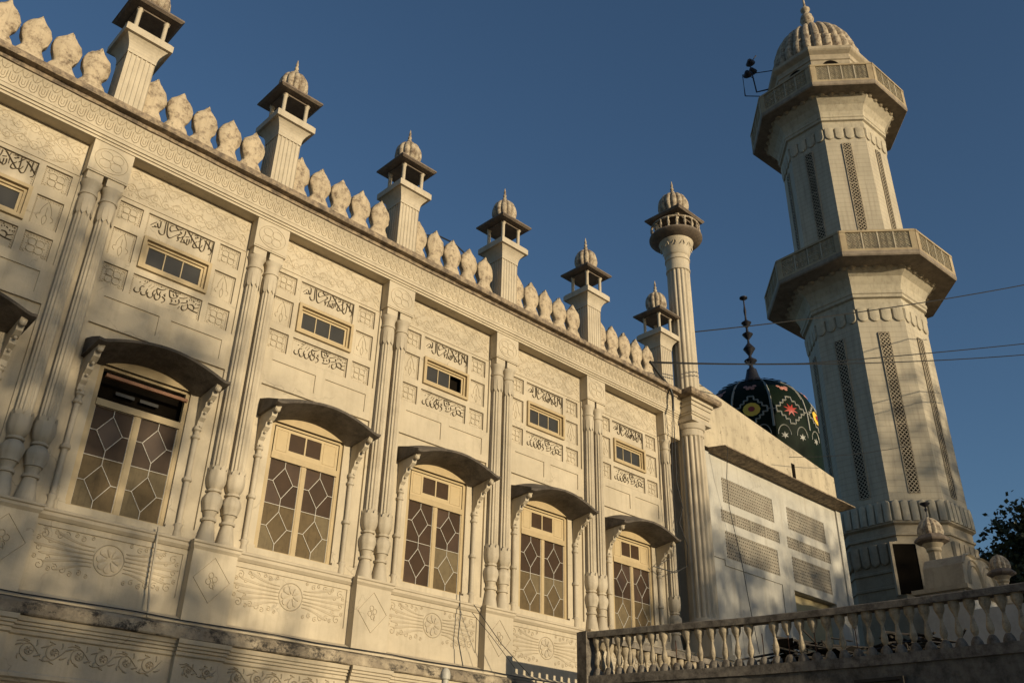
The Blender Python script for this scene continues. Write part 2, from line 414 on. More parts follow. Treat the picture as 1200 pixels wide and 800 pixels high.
# --- six carved boxes beside the small window: four square knots, two with an urn flower
def knot(cx, cz, r):
    m = MB()
    for a in range(4):
        t0 = a * pi / 2 + pi / 4
        m.ridge(circle(cx + r * .48 * cos(t0), cz + r * .48 * sin(t0), r * .38, 10), .022, .016, .105)
        t0 = a * pi / 2
        m.ridge([(cx + r * .15 * cos(t0), cz + r * .15 * sin(t0)), (cx + r * .85 * cos(t0), cz + r * .85 * sin(t0))], .03, .016, .105)
    for sx in (-1, 1):
        for sz in (-1, 1): m.ridge(spiral(cx + sx * r * .8, cz + sz * r * .75, r * .22, 1.1, 0, sx * sz, 7), .02, .014, .105)
    return m
def urn(cx, cz, r):
    m = MB()
    for sg in (-1, 1):
        m.ridge(bez((cx, cz + r * 1.2), (cx + sg * r * .55, cz + r * .3), (cx + sg * r * .42, cz - r * .15), 6), .022, .016, .105)
        m.ridge(bez((cx + sg * r * .42, cz - r * .15), (cx + sg * r * .9, cz - r * .3), (cx + sg * r * .5, cz - r * .7), 5), .022, .016, .105)
        m.ridge(bez((cx, cz - r * .1), (cx + sg * r * .35, cz - r * .5), (cx, cz - r * 1.1), 5), .022, .016, .105)
    m.ridge([(cx, cz + r * .6), (cx, cz - r * .2)], .04, .016, .105)
    return m
box_rel = []
for (u0, u1, z0, z1, _) in rects[1:7]:
    cx, cz = (u0 + u1) / 2, (z0 + z1) / 2
    box_rel.append((urn(cx, cz, .25) if z1 - z0 > .6 else knot(cx, cz, .225)).mesh('carved_relief'))

# --- calligraphy
TOP=[[(0.743,13.62),(0.73,13.513),(0.73,13.372),(0.721,13.277),(0.665,13.24)],[(0.52,13.561),(0.571,13.535),(0.638,13.468),(0.698,13.396),(0.735,13.344)],[(0.573,13.617),(0.554,13.527)],[(0.645,13.622),(0.643,13.49),(0.648,13.372)],[(0.559,13.55),(0.551,13.405),(0.54,13.28),(0.486,13.234),(0.427,13.304)],[(0.412,13.607),(0.423,13.503),(0.429,13.385),(0.423,13.323)],[(0.512,13.648),(0.441,13.551),(0.386,13.464)],[(0.078,13.621),(0.155,13.549),(0.249,13.436),(0.316,13.369),(0.374,13.299)],[(0.21,13.627),(0.194,13.529)],[(0.374,13.299),(0.321,13.253),(0.264,13.274),(0.28,13.372),(0.354,13.448)],[(0.374,13.299),(0.451,13.316),(0.486,13.413)],[(0.285,13.524),(0.321,13.522),(0.338,13.571),(0.36,13.551)],[(0.272,13.588),(0.359,13.601)],[(0.163,13.423),(0.175,13.32),(0.144,13.255),(0.105,13.275)],[(0.113,13.408),(0.119,13.292),(0.071,13.269),(0.04,13.352)],[(0.209,13.456),(0.218,13.341)],[(0.07,13.446),(0.152,13.477)],[(0.042,13.582),(0.043,13.493),(0.022,13.422)],[(-0.084,13.509),(-0.027,13.488),(-0.097,13.403),(-0.121,13.351)],[(0.004,13.423),(-0.05,13.347),(-0.121,13.351),(-0.071,13.278),(-0.116,13.245)],[(0.006,13.414),(0.005,13.335),(-0.03,13.248),(0.034,13.28),(0.103,13.284)],[(-0.035,13.613),(-0.067,13.557),(-0.095,13.563),(-0.113,13.524),(-0.144,13.548),(-0.204,13.587),(-0.18,13.639)],[(-0.257,13.589),(-0.318,13.548),(-0.326,13.465),(-0.288,13.405),(-0.215,13.472),(-0.138,13.521)],[(-0.389,13.601),(-0.38,13.477),(-0.369,13.344),(-0.331,13.246),(-0.269,13.234),(-0.201,13.321),(-0.13,13.396),(-0.072,13.455)],[(-0.432,13.599),(-0.43,13.471),(-0.423,13.356),(-0.42,13.26),(-0.489,13.226),(-0.536,13.25),(-0.559,13.317)],[(-0.551,13.557),(-0.538,13.455),(-0.551,13.36),(-0.591,13.389),(-0.618,13.473)],[(-0.599,13.385),(-0.643,13.353),(-0.667,13.389)],[(-0.754,13.364),(-0.702,13.43),(-0.639,13.492)],[(-0.72,13.323),(-0.667,13.35)],[(-0.588,13.568),(-0.572,13.572)]]
BOT=[[(-0.616,11.816),(-0.649,11.746),(-0.624,11.703),(-0.669,11.62),(-0.742,11.624),(-0.769,11.675),(-0.747,11.721)],[(-0.482,11.793),(-0.506,11.719),(-0.48,11.676),(-0.538,11.606),(-0.605,11.621),(-0.609,11.674)],[(-0.561,11.822),(-0.616,11.816)],[(-0.335,11.831),(-0.366,11.744),(-0.332,11.704),(-0.377,11.612),(-0.451,11.616),(-0.473,11.679),(-0.458,11.722)],[(-0.193,11.857),(-0.216,11.774),(-0.175,11.736),(-0.223,11.615),(-0.292,11.631),(-0.317,11.711),(-0.295,11.757)],[(-0.283,11.891),(-0.283,11.817),(-0.235,11.747)],[(-0.286,11.908),(-0.217,11.893),(-0.139,11.918),(-0.091,11.967)],[(-0.217,11.97),(-0.185,11.977)],[(-0.074,11.845),(-0.118,11.817),(-0.076,11.779)],[(-0.145,11.75),(-0.062,11.712),(-0.086,11.629),(-0.139,11.606)],[(-0.68,11.887),(-0.662,11.89)],[(-0.581,11.95),(-0.564,11.952)],[(-0.524,11.948),(-0.511,11.962)],[(-0.488,12.005),(-0.471,12.002)],[(-0.587,11.865),(-0.511,11.963)],[(-0.473,11.862),(-0.424,11.938)],[(-0.417,11.831),(-0.357,11.931)],[(-0.332,11.814),(-0.271,11.915)],[(-0.011,11.984),(0.001,11.887),(0.026,11.806),(0.103,11.802),(0.189,11.876),(0.193,11.934)],[(-0.002,11.979),(0.086,11.962),(0.185,11.977),(0.249,11.996)],[(0.078,11.921),(0.115,11.863)],[(0.138,11.956),(0.169,11.887)],[(0.078,11.999),(0.095,11.999)],[(0.121,11.999),(0.138,11.999)],[(0.06,11.765),(0.098,11.745),(0.074,11.698)],[(0.049,11.659),(0.131,11.667),(0.21,11.692),(0.263,11.76),(0.23,11.839)],[(0.156,11.788),(0.181,11.753)],[(0.239,11.88),(0.319,11.905),(0.412,11.955)],[(0.295,11.774),(0.357,11.801),(0.436,11.835),(0.414,11.9)],[(0.44,11.817),(0.473,11.739),(0.439,11.651),(0.363,11.609),(0.319,11.655),(0.336,11.736)],[(0.356,11.726),(0.415,11.77)],[(0.476,11.722),(0.55,11.697),(0.638,11.688),(0.707,11.689)],[(0.49,11.821),(0.556,11.839),(0.619,11.782),(0.585,11.694)],[(0.482,11.989),(0.505,11.988)],[(0.461,11.924),(0.48,11.924)],[(0.51,11.945),(0.528,11.941)],[(0.249,11.625),(0.266,11.625)],[(0.265,11.672),(0.282,11.669)],[(0.646,11.996),(0.667,11.994)],[(0.693,11.979),(0.713,11.976)],[(0.675,11.894),(0.695,11.893)],[(0.709,11.899),(0.729,11.896)],[(0.553,11.941),(0.592,11.92)],[(0.623,11.892),(0.641,11.889)],[(0.587,11.769),(0.653,11.787),(0.707,11.82)]]

def letters(S, w, y):
    m = MB()
    for st in S:
        p = smooth_line(list(st), 2)
        L = len(p)
        if L == 2 and math.hypot(p[0][0] - p[1][0], p[0][1] - p[1][1]) < .035:
            cx, cz = (p[0][0] + p[1][0]) / 2, (p[0][1] + p[1][1]) / 2
            m.prism([(cx - w * .6, cz), (cx, cz - w * .6), (cx + w * .6, cz), (cx, cz + w * .6)], y - .022, y + .01); continue
        # broad-nib stroke: width follows the direction of travel
        rings = []
        for i, q in enumerate(p):
            q0, q1 = p[max(i - 1, 0)], p[min(i + 1, L - 1)]
            a = atan2(q1[1] - q0[1], q1[0] - q0[0]); ww = w * (.45 + .75 * abs(sin(a - radians(35)))) * (.6 if i in (0, L - 1) else 1)
            nx, nz = -sin(a) * ww / 2, cos(a) * ww / 2
            rings.append([(q[0] + nx, y + .01, q[1] + nz), (q[0] + nx * .9, y - .022, q[1] + nz * .9), (q[0] - nx * .9, y - .022, q[1] - nz * .9), (q[0] - nx, y + .01, q[1] - nz)])
        m.loft(rings)
    return m.mesh('lettering')
let_top, let_bot = letters(TOP, .022, .105), letters(BOT, .021, .105)

# --- dado panel: rosette with long radiating leaves
dado = MB()
dado.ridge(circle(0, 5.93, .29, 26), .04, .02, .01); 
for a in range(8):
    t0 = a * pi / 4; d = (cos(t0), sin(t0)); n_ = (-sin(t0), cos(t0))
    pl = [(0 + .05 * d[0], 5.93 + .05 * d[1])] + [(d[0] * r_ + n_[0] * s_, 5.93 + d[1] * r_ + n_[1] * s_) for r_, s_ in ((.12, .045), (.19, .07), (.235, .04), (.245, 0), (.235, -.04), (.19, -.07), (.12, -.045))]
    dado.add([(x, -.012, z) for x, z in pl] + [(x, .02, z) for x, z in pl] + [(d[0] * .15, -.035, 5.93 + d[1] * .15)],
             [(i, (i + 1) % 8, 16) for i in range(8)] + [(i, i + 8, (i + 1) % 8 + 8, (i + 1) % 8) for i in range(8)])
for sg in (-1, 1):
    for k, (za, zb, ln) in enumerate(((.20, .33, .72), (.12, .20, 1.0), (.04, .06, 1.12), (-.05, -.08, 1.0), (-.12, -.22, .9), (-.2, -.33, .62))):
        x0_, x1_ = sg * .30, sg * (.30 + ln * .9)
        dado.lobe(bez((x0_, 5.93 + za * .9), ((x0_ + x1_) / 2, 5.93 + za * .85), (x1_ + sg * .08, 5.93 + zb * 1.05), 14), .022, .10, .017, .01)
    for cx, cz, r_ in ((1.25, 6.19, .09), (1.3, 5.93, .07), (1.22, 5.63, .1), (.85, 6.23, .07), (.8, 5.6, .08), (.68, 6.26, .05), (.66, 5.55, .06), (.98, 6.20, .07), (.95, 5.62, .07), (1.12, 6.08, .06), (1.1, 5.76, .06), (1.34, 6.1, .05), (1.34, 5.76, .05), (.38, 6.27, .045), (.36, 5.56, .045), (.55, 6.22, .06), (.5, 5.6, .06), (1.05, 5.58, .05), (1.05, 6.25, .05)):
        dado.ridge(spiral(sg * cx, cz, r_, 1.3, 1.0 if sg > 0 else 2.1, sg, 10), .030, .016, .01)
frame_ridge(dado, -1.42, 1.42, 5.47, 6.33, .01, .03, .012)
dado = dado.mesh('floral_relief')

# --- scroll frieze of the ledge (z 3.93 - 4.34)
scroll = MB()
def scrolls(m, u0, u1, zc, hh, y, n):
    W = (u1 - u0) / n
    for i in range(n):
        cx = u0 + W * (i + .5); sg = 1 if i % 2 else -1
        m.ridge(spiral(cx, zc, hh * .85, 1.6, pi / 2 * sg, sg, 18), .035, .025, y)
        m.ridge(bez((cx - W / 2, zc - sg * hh * .7), (cx, zc - sg * hh * 1.2), (cx + W / 2, zc + sg * hh * .5), 8), .035, .025, y)
        for k in range(6):
            a = k * pi / 3; m.ridge([(cx + .02 * cos(a), zc + .02 * sin(a)), (cx + hh * .35 * cos(a), zc + hh * .35 * sin(a))], .04, .03, y)
        for a in (.6, 1.6, 2.4, 3.6, 4.4, 5.6):
            m.ridge(bez((cx + hh * .8 * cos(a), zc + hh * .8 * sin(a)), (cx + hh * 1.1 * cos(a + .1), zc + hh * .9 * sin(a + .1)), (cx + hh * 1.3 * cos(a + .45), zc + min(hh, max(-hh, hh * 1.15 * sin(a + .45)))), 3), .055, .028, y)
scrolls(scroll, -1.3, 1.3, 4.14, .18, -.20, 6)
scroll = scroll.mesh('scroll_relief')

# --- frieze under the eave: rows of tongue shapes on the flaring cove
def cove_y(z): 
    tt = (z - 14.82) / (15.26 - 14.82); return -.40 - .17 * tt * tt
egg = MB()
def cove_line(m, pts, w, h):
    rings = []
    for i, p in enumerate(pts):
        q0, q1 = pts[max(i - 1, 0)], pts[min(i + 1, len(pts) - 1)]
        a = atan2(q1[1] - q0[1], q1[0] - q0[0]); nx, nz = -sin(a) * w / 2, cos(a) * w / 2
        rings.append([(p[0] + nx, cove_y(p[1] + nz) + .008, p[1] + nz), (p[0], cove_y(p[1]) - h, p[1]), (p[0] - nx, cove_y(p[1] - nz) + .008, p[1] - nz)])
    m.loft(rings)
for i in range(20):
    cx = -2 + .2 * (i + .5)
    cove_line(egg, [(cx - .075, 15.06), (cx - .075, 14.93), (cx - .05, 14.875), (cx, 14.85), (cx + .05, 14.875), (cx + .075, 14.93), (cx + .075, 15.06)], .028, .020)
    cove_line(egg, [(cx - .03, 15.03), (cx - .03, 14.94), (cx, 14.915), (cx + .03, 14.94), (cx + .03, 15.03)], .024, .015)
    cove_line(egg, [(cx - .1, 15.20), (cx - .05, 15.10), (cx, 15.075), (cx + .05, 15.10), (cx + .1, 15.18)], .024, .013)
    cove_line(egg, [(cx, 15.09), (cx + .02, 15.18)], .03, .013)
egg = egg.mesh('egg_moulding')

for k in BAYS:
    x = XB(k)
    w = put('wall', wm, 'cream_paint', hall, (x, 0, 0))
    put('floral_relief', up_rel, 'cream_relief', w, (x, 0, 0))
    put('beaded_border', border, 'cream_relief', w, (x, 0, 0))
    for b in box_rel: put('carved_relief', b, 'cream_relief', w, (x, 0, 0))
    put('lettering', let_top, 'lettering_paint', w, (x, 0, 0)); put('lettering', let_bot, 'lettering_paint', w, (x, 0, 0))
    put('floral_relief', dado, 'cream_relief', w, (x, 0, 0))
    put('egg_moulding', egg, 'cream_relief', hall, (x, 0, 0))
    w2 = put('ground_floor_wall', lower, 'cream_paint', hall, (x, 0, 0))
    put('scroll_relief', scroll, 'cream_relief', w2, (x, 0, 0))
    put('arch_opening', arch_dark, 'interior_dark', w2, (x, 0, 0)); put('arch_moulding', arch_mould, 'cream_relief', w2, (x, 0, 0))

# --- window: frame, mullion, transom, ten panes in each leaf
def make_window():
    m = MB(); Y = .12
    z0, z1 = 6.80, 9.78
    def b(u0, u1, za, zb, y0=Y, y1=Y + .10): m.box(WU + u0, WU + u1, y0, y1, za, zb)
    b(-1.0, -.895, z0, z1); b(.895, .98, z0, z1); b(-.895, .895, z0, 6.85); b(-.895, .895, 8.915, 9.055, Y - .03)
    b(-.05, .05, 6.85, 8.915); b(-.895, .895, 9.72, 9.78)
    for s_ in (-1, 1):
        b(*sorted((s_ * .075, s_ * .05)), 6.85, 8.915, Y + .012, Y + .06); b(*sorted((s_ * .87, s_ * .895)), 6.85, 8.915, Y + .012, Y + .06)
    return m.mesh('window')
win_me = make_window()
LZ0, LZ1, HW = 6.85, 8.915, .795
def leaf_geo(u0):
    """returns pane polygons and lead lines for the leaf starting at u0"""
    panes, lines = [], []
    for half in (0, 1):
        zt = LZ1 - half * (LZ1 - LZ0) / 2; hh = (LZ1 - LZ0) / 2
        P = lambda a, b: (u0 + a * HW, zt - b * hh)
        T, L_, R_, B = P(.5, .14), P(.17, .49), P(.83, .49), P(.5, .85)
        panes += [([T, R_, B, L_], half), ([P(0, 0), P(.5, 0), T, L_, P(0, .49)], half), ([P(.5, 0), P(1, 0), P(1, .49), R_, T], half),
                  ([P(0, .49), L_, B, P(.5, 1), P(0, 1)], half), ([R_, P(1, .49), P(1, 1), P(.5, 1), B], half)]
        lines += [[T, R_], [R_, B], [B, L_], [L_, T], [P(.5, 0), T], [P(0, .49), L_], [R_, P(1, .49)], [B, P(.5, 1)]]
    Q = lambda b: LZ1 - b * (LZ1 - LZ0)
    lines += [[(u0, Q(.5)), (u0 + HW, Q(.5))], [(u0, Q(0)), (u0 + HW, Q(0))], [(u0, Q(1)), (u0 + HW, Q(1))], [(u0, Q(0)), (u0, Q(1))], [(u0 + HW, Q(0)), (u0 + HW, Q(1))]]
    return panes, lines
PA, lead = [], MB()
for u0 in (WU - .05 - .025 - HW, WU + .05 + .025):
    pn, ln = leaf_geo(u0); PA += pn
    for a, b in ln: lead.ridge([a, b], .025, .016, .155, flat=.7)
lead = lead.mesh('lead_lattice')
rnd = random.Random(5)
pane_me = []
for poly, half in PA:
    cx = sum(p[0] for p in poly) / len(poly); cz = sum(p[1] for p in poly) / len(poly)
    m = MB().prism([(p[0] - cx, p[1] - cz) for p in poly], -.004, .004)
    pane_me.append((m, cx, cz, half))
for s_ in ('dark_glass', 'tan_glass'):
    pass
pane_mesh = {}
for i, (m, cx, cz, half) in enumerate(pane_me):
    for mt in ('dark_glass', 'tan_glass', 'dark_glass_worn', 'tan_glass_pale'):
        me = m.mesh('pane'); me.materials.append(MAT[mt]); pane_mesh[i, mt] = me
transom = MB()
TZ0, TZ1 = 9.075, 9.70
for u0, u1, za, zb in ((-.86, -.46, TZ0, TZ1), (.40, .88, TZ0, TZ1), (-.46, .40, TZ0, 9.20), (-.46, .40, 9.63, TZ1), (-.045, -.005, 9.20, 9.63)):
    transom.box(WU + u0, WU + u1, .135, .17, za, zb)
for u0, u1 in ((-.80, -.52), (.47, .81)):
    frame_ridge(transom, WU + u0, WU + u1, TZ0 + .06, TZ1 - .06, .135, .02, .01)
transom = transom.mesh('transom_board')
tp = [MB().box(WU + a, WU + b, .150, .158, 9.20, 9.63).mesh('transom_pane') for a, b in ((-.46, -.045), (-.005, .40))]
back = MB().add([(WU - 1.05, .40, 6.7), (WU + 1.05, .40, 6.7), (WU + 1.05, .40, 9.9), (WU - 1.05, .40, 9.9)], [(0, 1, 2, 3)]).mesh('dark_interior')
# curved tympanum just under the hood
tym = MB().prism([(WU - 1.0, 9.78)] + [(WU + .99 - (WU + .99 - (WU - .99)) * 0, 9.78)] + [(WU + .99 * cos(pi * i / 20) if 0 else WU + .99 - 1.98 * i / 20, 9.79 + .20 * sin(pi * i / 20)) for i in range(21)][0:21], .035, .14).mesh('tympanum')
# --- small three-light window
sm = MB()
def ring_box(m, u0, u1, z0, z1, t, y0, y1):
    m.box(u0, u1, y0, y1, z1 - t, z1); m.box(u0, u1, y0, y1, z0, z0 + t); m.box(u0, u0 + t, y0, y1, z0 + t, z1 - t); m.box(u1 - t, u1, y0, y1, z0 + t, z1 - t)
ring_box(sm, -.85, .77, 12.185, 12.985, .075, -.02, .12)
ring_box(sm, -.775, .695, 12.26, 12.91, .055, .06, .13)
sm = sm.mesh('small_window')
sash = MB(); ring_box(sash, -.72, .64, 12.315, 12.855, .055, .105, .15)
for u in (-.265, .155): sash.box(u - .012, u + .012, .115, .145, 12.37, 12.80)
sash = sash.mesh('sash')
spane = [MB().box(a, b, .128, .136, 12.37, 12.80).mesh('small_pane') for a, b in ((-.665, -.277), (-.253, .143), (.167, .585))]
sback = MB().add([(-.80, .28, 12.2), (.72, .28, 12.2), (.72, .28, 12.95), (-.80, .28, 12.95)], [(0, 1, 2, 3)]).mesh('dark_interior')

# --- hood over each window: curved slab with flaring tips
def hood_mesh():
    m = MB(); n = 28; top, bot, lipt, lipb, wt = [], [], [], [], []
    A, B, C_, D = [], [], [], []
    for i in range(n + 1):
        u = -1.42 + 2.84 * i / n; a = abs(u) / 1.42
        arch = cos(min(a / .92, 1) * pi / 2) ** .9
        zf = 9.87 + .31 * arch + (.035 * ((a - .85) / .15) if a > .85 else 0)     # outer lip, top
        zw = 10.18 + .33 * arch                                                 # at wall, top
        zu = 9.72 + .27 * (1 - (abs(u) / 1.02) ** 2) if abs(u) < 1.02 else 9.72 + .13 * (abs(u) - 1.02)
        A.append((WU + u, .05, zw)); B.append((WU + u, -.82, zf)); C_.append((WU + u, -.80, zf - .05)); D.append((WU + u, .05, max(zu, 9.72)))
    E_ = [(p[0], -.70, p[2] - .03) for p in C_]
    rings = []
    for i in range(n + 1): rings.append([A[i], (A[i][0], -.35, A[i][2] * .5 + B[i][2] * .5 + .03), B[i], C_[i], E_[i], (D[i][0], -.3, (D[i][2] * .55 + E_[i][2] * .45)), D[i]])
    m.loft(rings)
    return m.mesh('window_hood', 50)
hood_me = hood_mesh()
def bracket(sg):
    m = MB()
    # side profile in (y,z), extruded in x
    prof = [(.05, 10.16), (-.62, 9.90), (-.66, 9.82), (-.60, 9.74), (-.52, 9.72), (-.50, 9.62), (-.40, 9.55), (-.30, 9.52), (-.28, 9.42), (-.17, 9.34), (-.14, 9.22), (-.07, 9.15), (-.05, 9.03), (.05, 9.0)]
    u0, u1 = (WU - 1.35, WU - 1.22) if sg < 0 else (WU + 1.19, WU + 1.32)
    m.loft([[(u0, y, z) for y, z in prof], [(u1, y, z) for y, z in prof]])
    for y, z, r in ((-.61, 9.74, .062), (-.39, 9.51, .036), (-.20, 9.31, .03), (-.08, 9.03, .03)):
        m.lathe([(r * sin(pi * i / 6) + .002, z + r * cos(pi * i / 6)) for i in range(7)][::-1], (u0 + u1) / 2, y, 10)
    return m.mesh('bracket')
br_me = [bracket(-1), bracket(1)]
col_prof = [(.0, 6.62), (.075, 6.62), (.085, 6.70), (.07, 6.80), (.09, 6.86), (.09, 6.90), (.055, 6.93), (.06, 7.8), (.095, 7.83), (.095, 7.88), (.055, 7.93), (.06, 8.75), (.09, 8.78), (.09, 8.82), (.055, 8.86), (.06, 8.93), (.09, 8.96), (.075, 9.05), (0, 9.06)]
colonnette = MB().lathe(col_prof, 0, 0, 12).mesh('colonnette', True)
open_bay = 1
for k in BAYS:
    x = XB(k)
    w = put('window', win_me, 'window_paint', hall, (x, 0, 0))
    put('dark_interior', back, 'interior_dark', w, (x, 0, 0))
    for i, (m, cx, cz, half) in enumerate(pane_me):
        tan_ = half == 1
        if k == 3 and i < 10 : tan_ = False            # left leaf is dark all the way down
        if k == 3 and half == 1 and i >= 10: tan_ = True
        put('pane', pane_mesh[i, ('tan_glass' if rnd.random() < .6 else 'tan_glass_pale') if tan_ else ('dark_glass' if rnd.random() < .78 else 'dark_glass_worn')], None, w, (x + cx, .165, cz), rotz=rnd.uniform(-.02, .02))
    put('lead_lattice', lead, 'lead_line', w, (x, 0, 0))
    put('tympanum', tym, 'window_paint', hall, (x, 0, 0))
    if k != open_bay:
        put('transom_board', transom, 'window_paint_pale', w, (x, 0, 0))
        for me in tp: put('transom_pane', me, 'dark_glass', w, (x, 0, 0))
    else:   # the transom hangs open, an old beam across the dark gap
        m = MB(); m.box(WU - .86, WU + .90, -.02, .05, 9.50, 9.57); put('tilted_beam', m, 'wood_beam', w, (x, 0, 0))
        m = MB(); 
        for a, b in ((-.50, -.10), (.02, .42)): m.box(WU + a, WU + b, .28, .30, 9.30, 9.37)
        put('inner_glass', m, 'small_glass', w, (x, 0, 0))
    s_ = put('small_window', sm, 'window_paint', hall, (x, 0, 0))
    put('sash', sash, 'window_paint_pale', s_, (x, 0, 0))
    for i, me in enumerate(spane):
        if not (k == 3 and i == 2): put('small_pane', me, 'small_glass', s_, (x, 0, 0))
    put('dark_interior', sback, 'interior_dark', s_, (x, 0, 0))
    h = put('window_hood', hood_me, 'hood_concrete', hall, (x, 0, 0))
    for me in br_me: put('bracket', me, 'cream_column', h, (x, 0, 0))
    for u in (-1.26, 1.24): put('colonnette', colonnette, 'cream_column', hall, (x + WU + u, .0, 0))
# --- pilasters: upper block with an oval flower, paired columns, pedestal with a diamond
blk = MB().box(-.44, .44, -.275, .05, 13.79, 14.598).mesh('pilaster_block')
aba = [MB().box(a, b, -.24, .05, 13.60, 13.79).mesh('abacus') for a, b in ((-.40, -.06), (.03, .40))]
pdm = MB().box(-.49, .49, -.25, .0, 5.0, 6.44).mesh('pedestal')
fl = MB(); fl.ridge([(.36 * sin(2 * pi * i / 28), 14.20 + .30 * cos(2 * pi * i / 28)) for i in range(29)], .022, .014, -.275)
for a in range(4):
    t0 = pi / 4 + a * pi / 2
    cx, cz = .17 * cos(t0) * 1.0, 14.20 + .145 * sin(t0)
    fl.ridge(circle(cx, cz, .13, 14, .11), .018, .012, -.275)
fl.ridge([(-.42, 13.83), (.42, 13.83)], .025, .012, -.275)
fl = fl.mesh('oval_flower')
dia = MB()
for a, b in (((-.40, 5.88), (0, 6.33)), ((0, 6.33), (.40, 5.88)), ((.40, 5.88), (0, 5.43)), ((0, 5.43), (-.40, 5.88))): dia.ridge([a, b], .028, .016, -.25)
for a in range(4):
    t0 = a * pi / 2 + .3; dia.ridge(circle(.07 * cos(t0), 5.88 + .10 * sin(t0), .055, 8, .06), .02, .016, -.25)
dia.ridge([(.03, 5.80), (.07, 5.70)], .022, .016, -.25)
dia = dia.mesh('diamond_flower')
vase_prof = [(.0, 6.56), (.20, 6.56), (.20, 6.62), (.185, 6.70), (.165, 6.82), (.135, 6.98), (.115, 7.07), (.15, 7.08), (.155, 7.11), (.15, 7.14), (.11, 7.155), (.115, 7.20), (.14, 7.28), (.17, 7.29), (.17, 7.325), (.20, 7.42), (.218, 7.50), (.205, 7.58), (.155, 7.66), (.115, 7.695), (.16, 7.705), (.165, 7.73), (.16, 7.75), (.13, 7.765), (.17, 7.82), (.205, 7.92), (.213, 8.02), (.205, 8.12), (.20, 8.16), (.16, 8.17), (0, 8.17)]
vase = MB().lathe([(r, z) for r, z in vase_prof], 0, 0, 32, flute=(8, .07, 7.32, 8.14), rot=.2)
for a in range(8):
    t0 = a * pi / 4 + .2
    q = [(.20 * cos(t0 + d), .20 * sin(t0 + d), z) for d, z in ((-.36, 8.13), (-.3, 8.22), (0, 8.28), (.3, 8.22), (.36, 8.13))]
    vase.add(q + [(.16 * cos(t0), .16 * sin(t0), 8.16)], [(0, 1, 2, 3, 4), (0, 5, 1), (1, 5, 2), (2, 5, 3), (3, 5, 4)])
vase = vase.mesh('column_vase', 35)
shaft = MB().lathe([(.165, 8.15), (.165, 8.4), (.163, 10.5), (.158, 12.78), (.158, 12.82)], 0, 0, 60, flute=(12, .17, 8.1, 12.8)).mesh('column_shaft', 25)
cap_prof = [(.158, 12.80), (.17, 12.81), (.178, 12.95), (.178, 13.12), (.165, 13.22), (.16, 13.24), (.185, 13.25), (.185, 13.31), (.165, 13.32), (.165, 13.36), (.165, 13.42), (.18, 13.50), (.215, 13.565), (.215, 13.60), (0, 13.60)]
capm = MB().lathe(cap_prof, 0, 0, 24)
for a in range(10):
    t0 = a * pi / 5
    q = [(.182 * cos(t0 + d), .182 * sin(t0 + d), z) for d, z in ((-.29, 12.86), (-.22, 12.78), (0, 12.72), (.22, 12.78), (.29, 12.86), (.29, 13.1), (-.29, 13.1))]
    capm.add(q, [(6, 5, 4, 3, 2, 1, 0)])
capm = capm.mesh('column_capital', 35)
for i in range(-2, 6):
    x = XP(i)
    b = put('pilaster_block', blk, 'cream_paint', hall, (x, 0, 0))
    put('oval_flower', fl, 'cream_relief', b, (x, 0, 0)); 
    for me in aba[:1 if i == 5 else 2]: put('abacus', me, 'cream_paint', b, (x, 0, 0))
    pd_ = put('pedestal', pdm, 'cream_paint', hall, (x, 0, 0)); put('diamond_flower', dia, 'cream_relief', pd_, (x, 0, 0))
    for dx in (-.21, .225):
        if i == 5 and dx > 0: continue
        c_ = put('column_shaft', shaft, 'cream_column', hall, (x + dx, -.08, 0))
        put('column_vase', vase, 'cream_column', c_, (x + dx, -.08, 0)); put('column_capital', capm, 'cream_column', c_, (x + dx, -.08, 0))

# --- cornice, eave lip, ledges
cor = [(.3, 14.60), (-.30, 14.60), (-.30, 14.655), (-.335, 14.66), (-.335, 14.715), (-.37, 14.72), (-.385, 14.79), (-.40, 14.80), (-.40, 14.82)]
cor += [(cove_y(14.82 + .40 * t / 5), 14.82 + .40 * t / 5) for t in range(1, 6)] + [(.3, 15.22)]
put('cornice', MB().sweepx(cor, X_L, 25.0), 'cream_paint', hall, (0, 0, 0))
def wobble_sweep(prof, x0, x1, amp, step=.35, seed=1):
    r = random.Random(seed); n = int((x1 - x0) / step); rings = []
    for i in range(n + 1):
        rings.append([(x0 + (x1 - x0) * i / n, y + r.uniform(-amp, amp), z + r.uniform(-amp, amp)) for y, z in prof])
    return MB().loft(rings)
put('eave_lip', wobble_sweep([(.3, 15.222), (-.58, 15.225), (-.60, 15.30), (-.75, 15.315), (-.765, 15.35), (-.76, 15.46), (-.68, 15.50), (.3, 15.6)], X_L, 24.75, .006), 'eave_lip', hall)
put('merlon_kerb', MB().sweepx([(.35, 15.53), (-.24, 15.53), (-.22, 15.72), (-.14, 15.84), (.35, 15.88)], X_L, 24.6), 'weathered_merlon', hall)
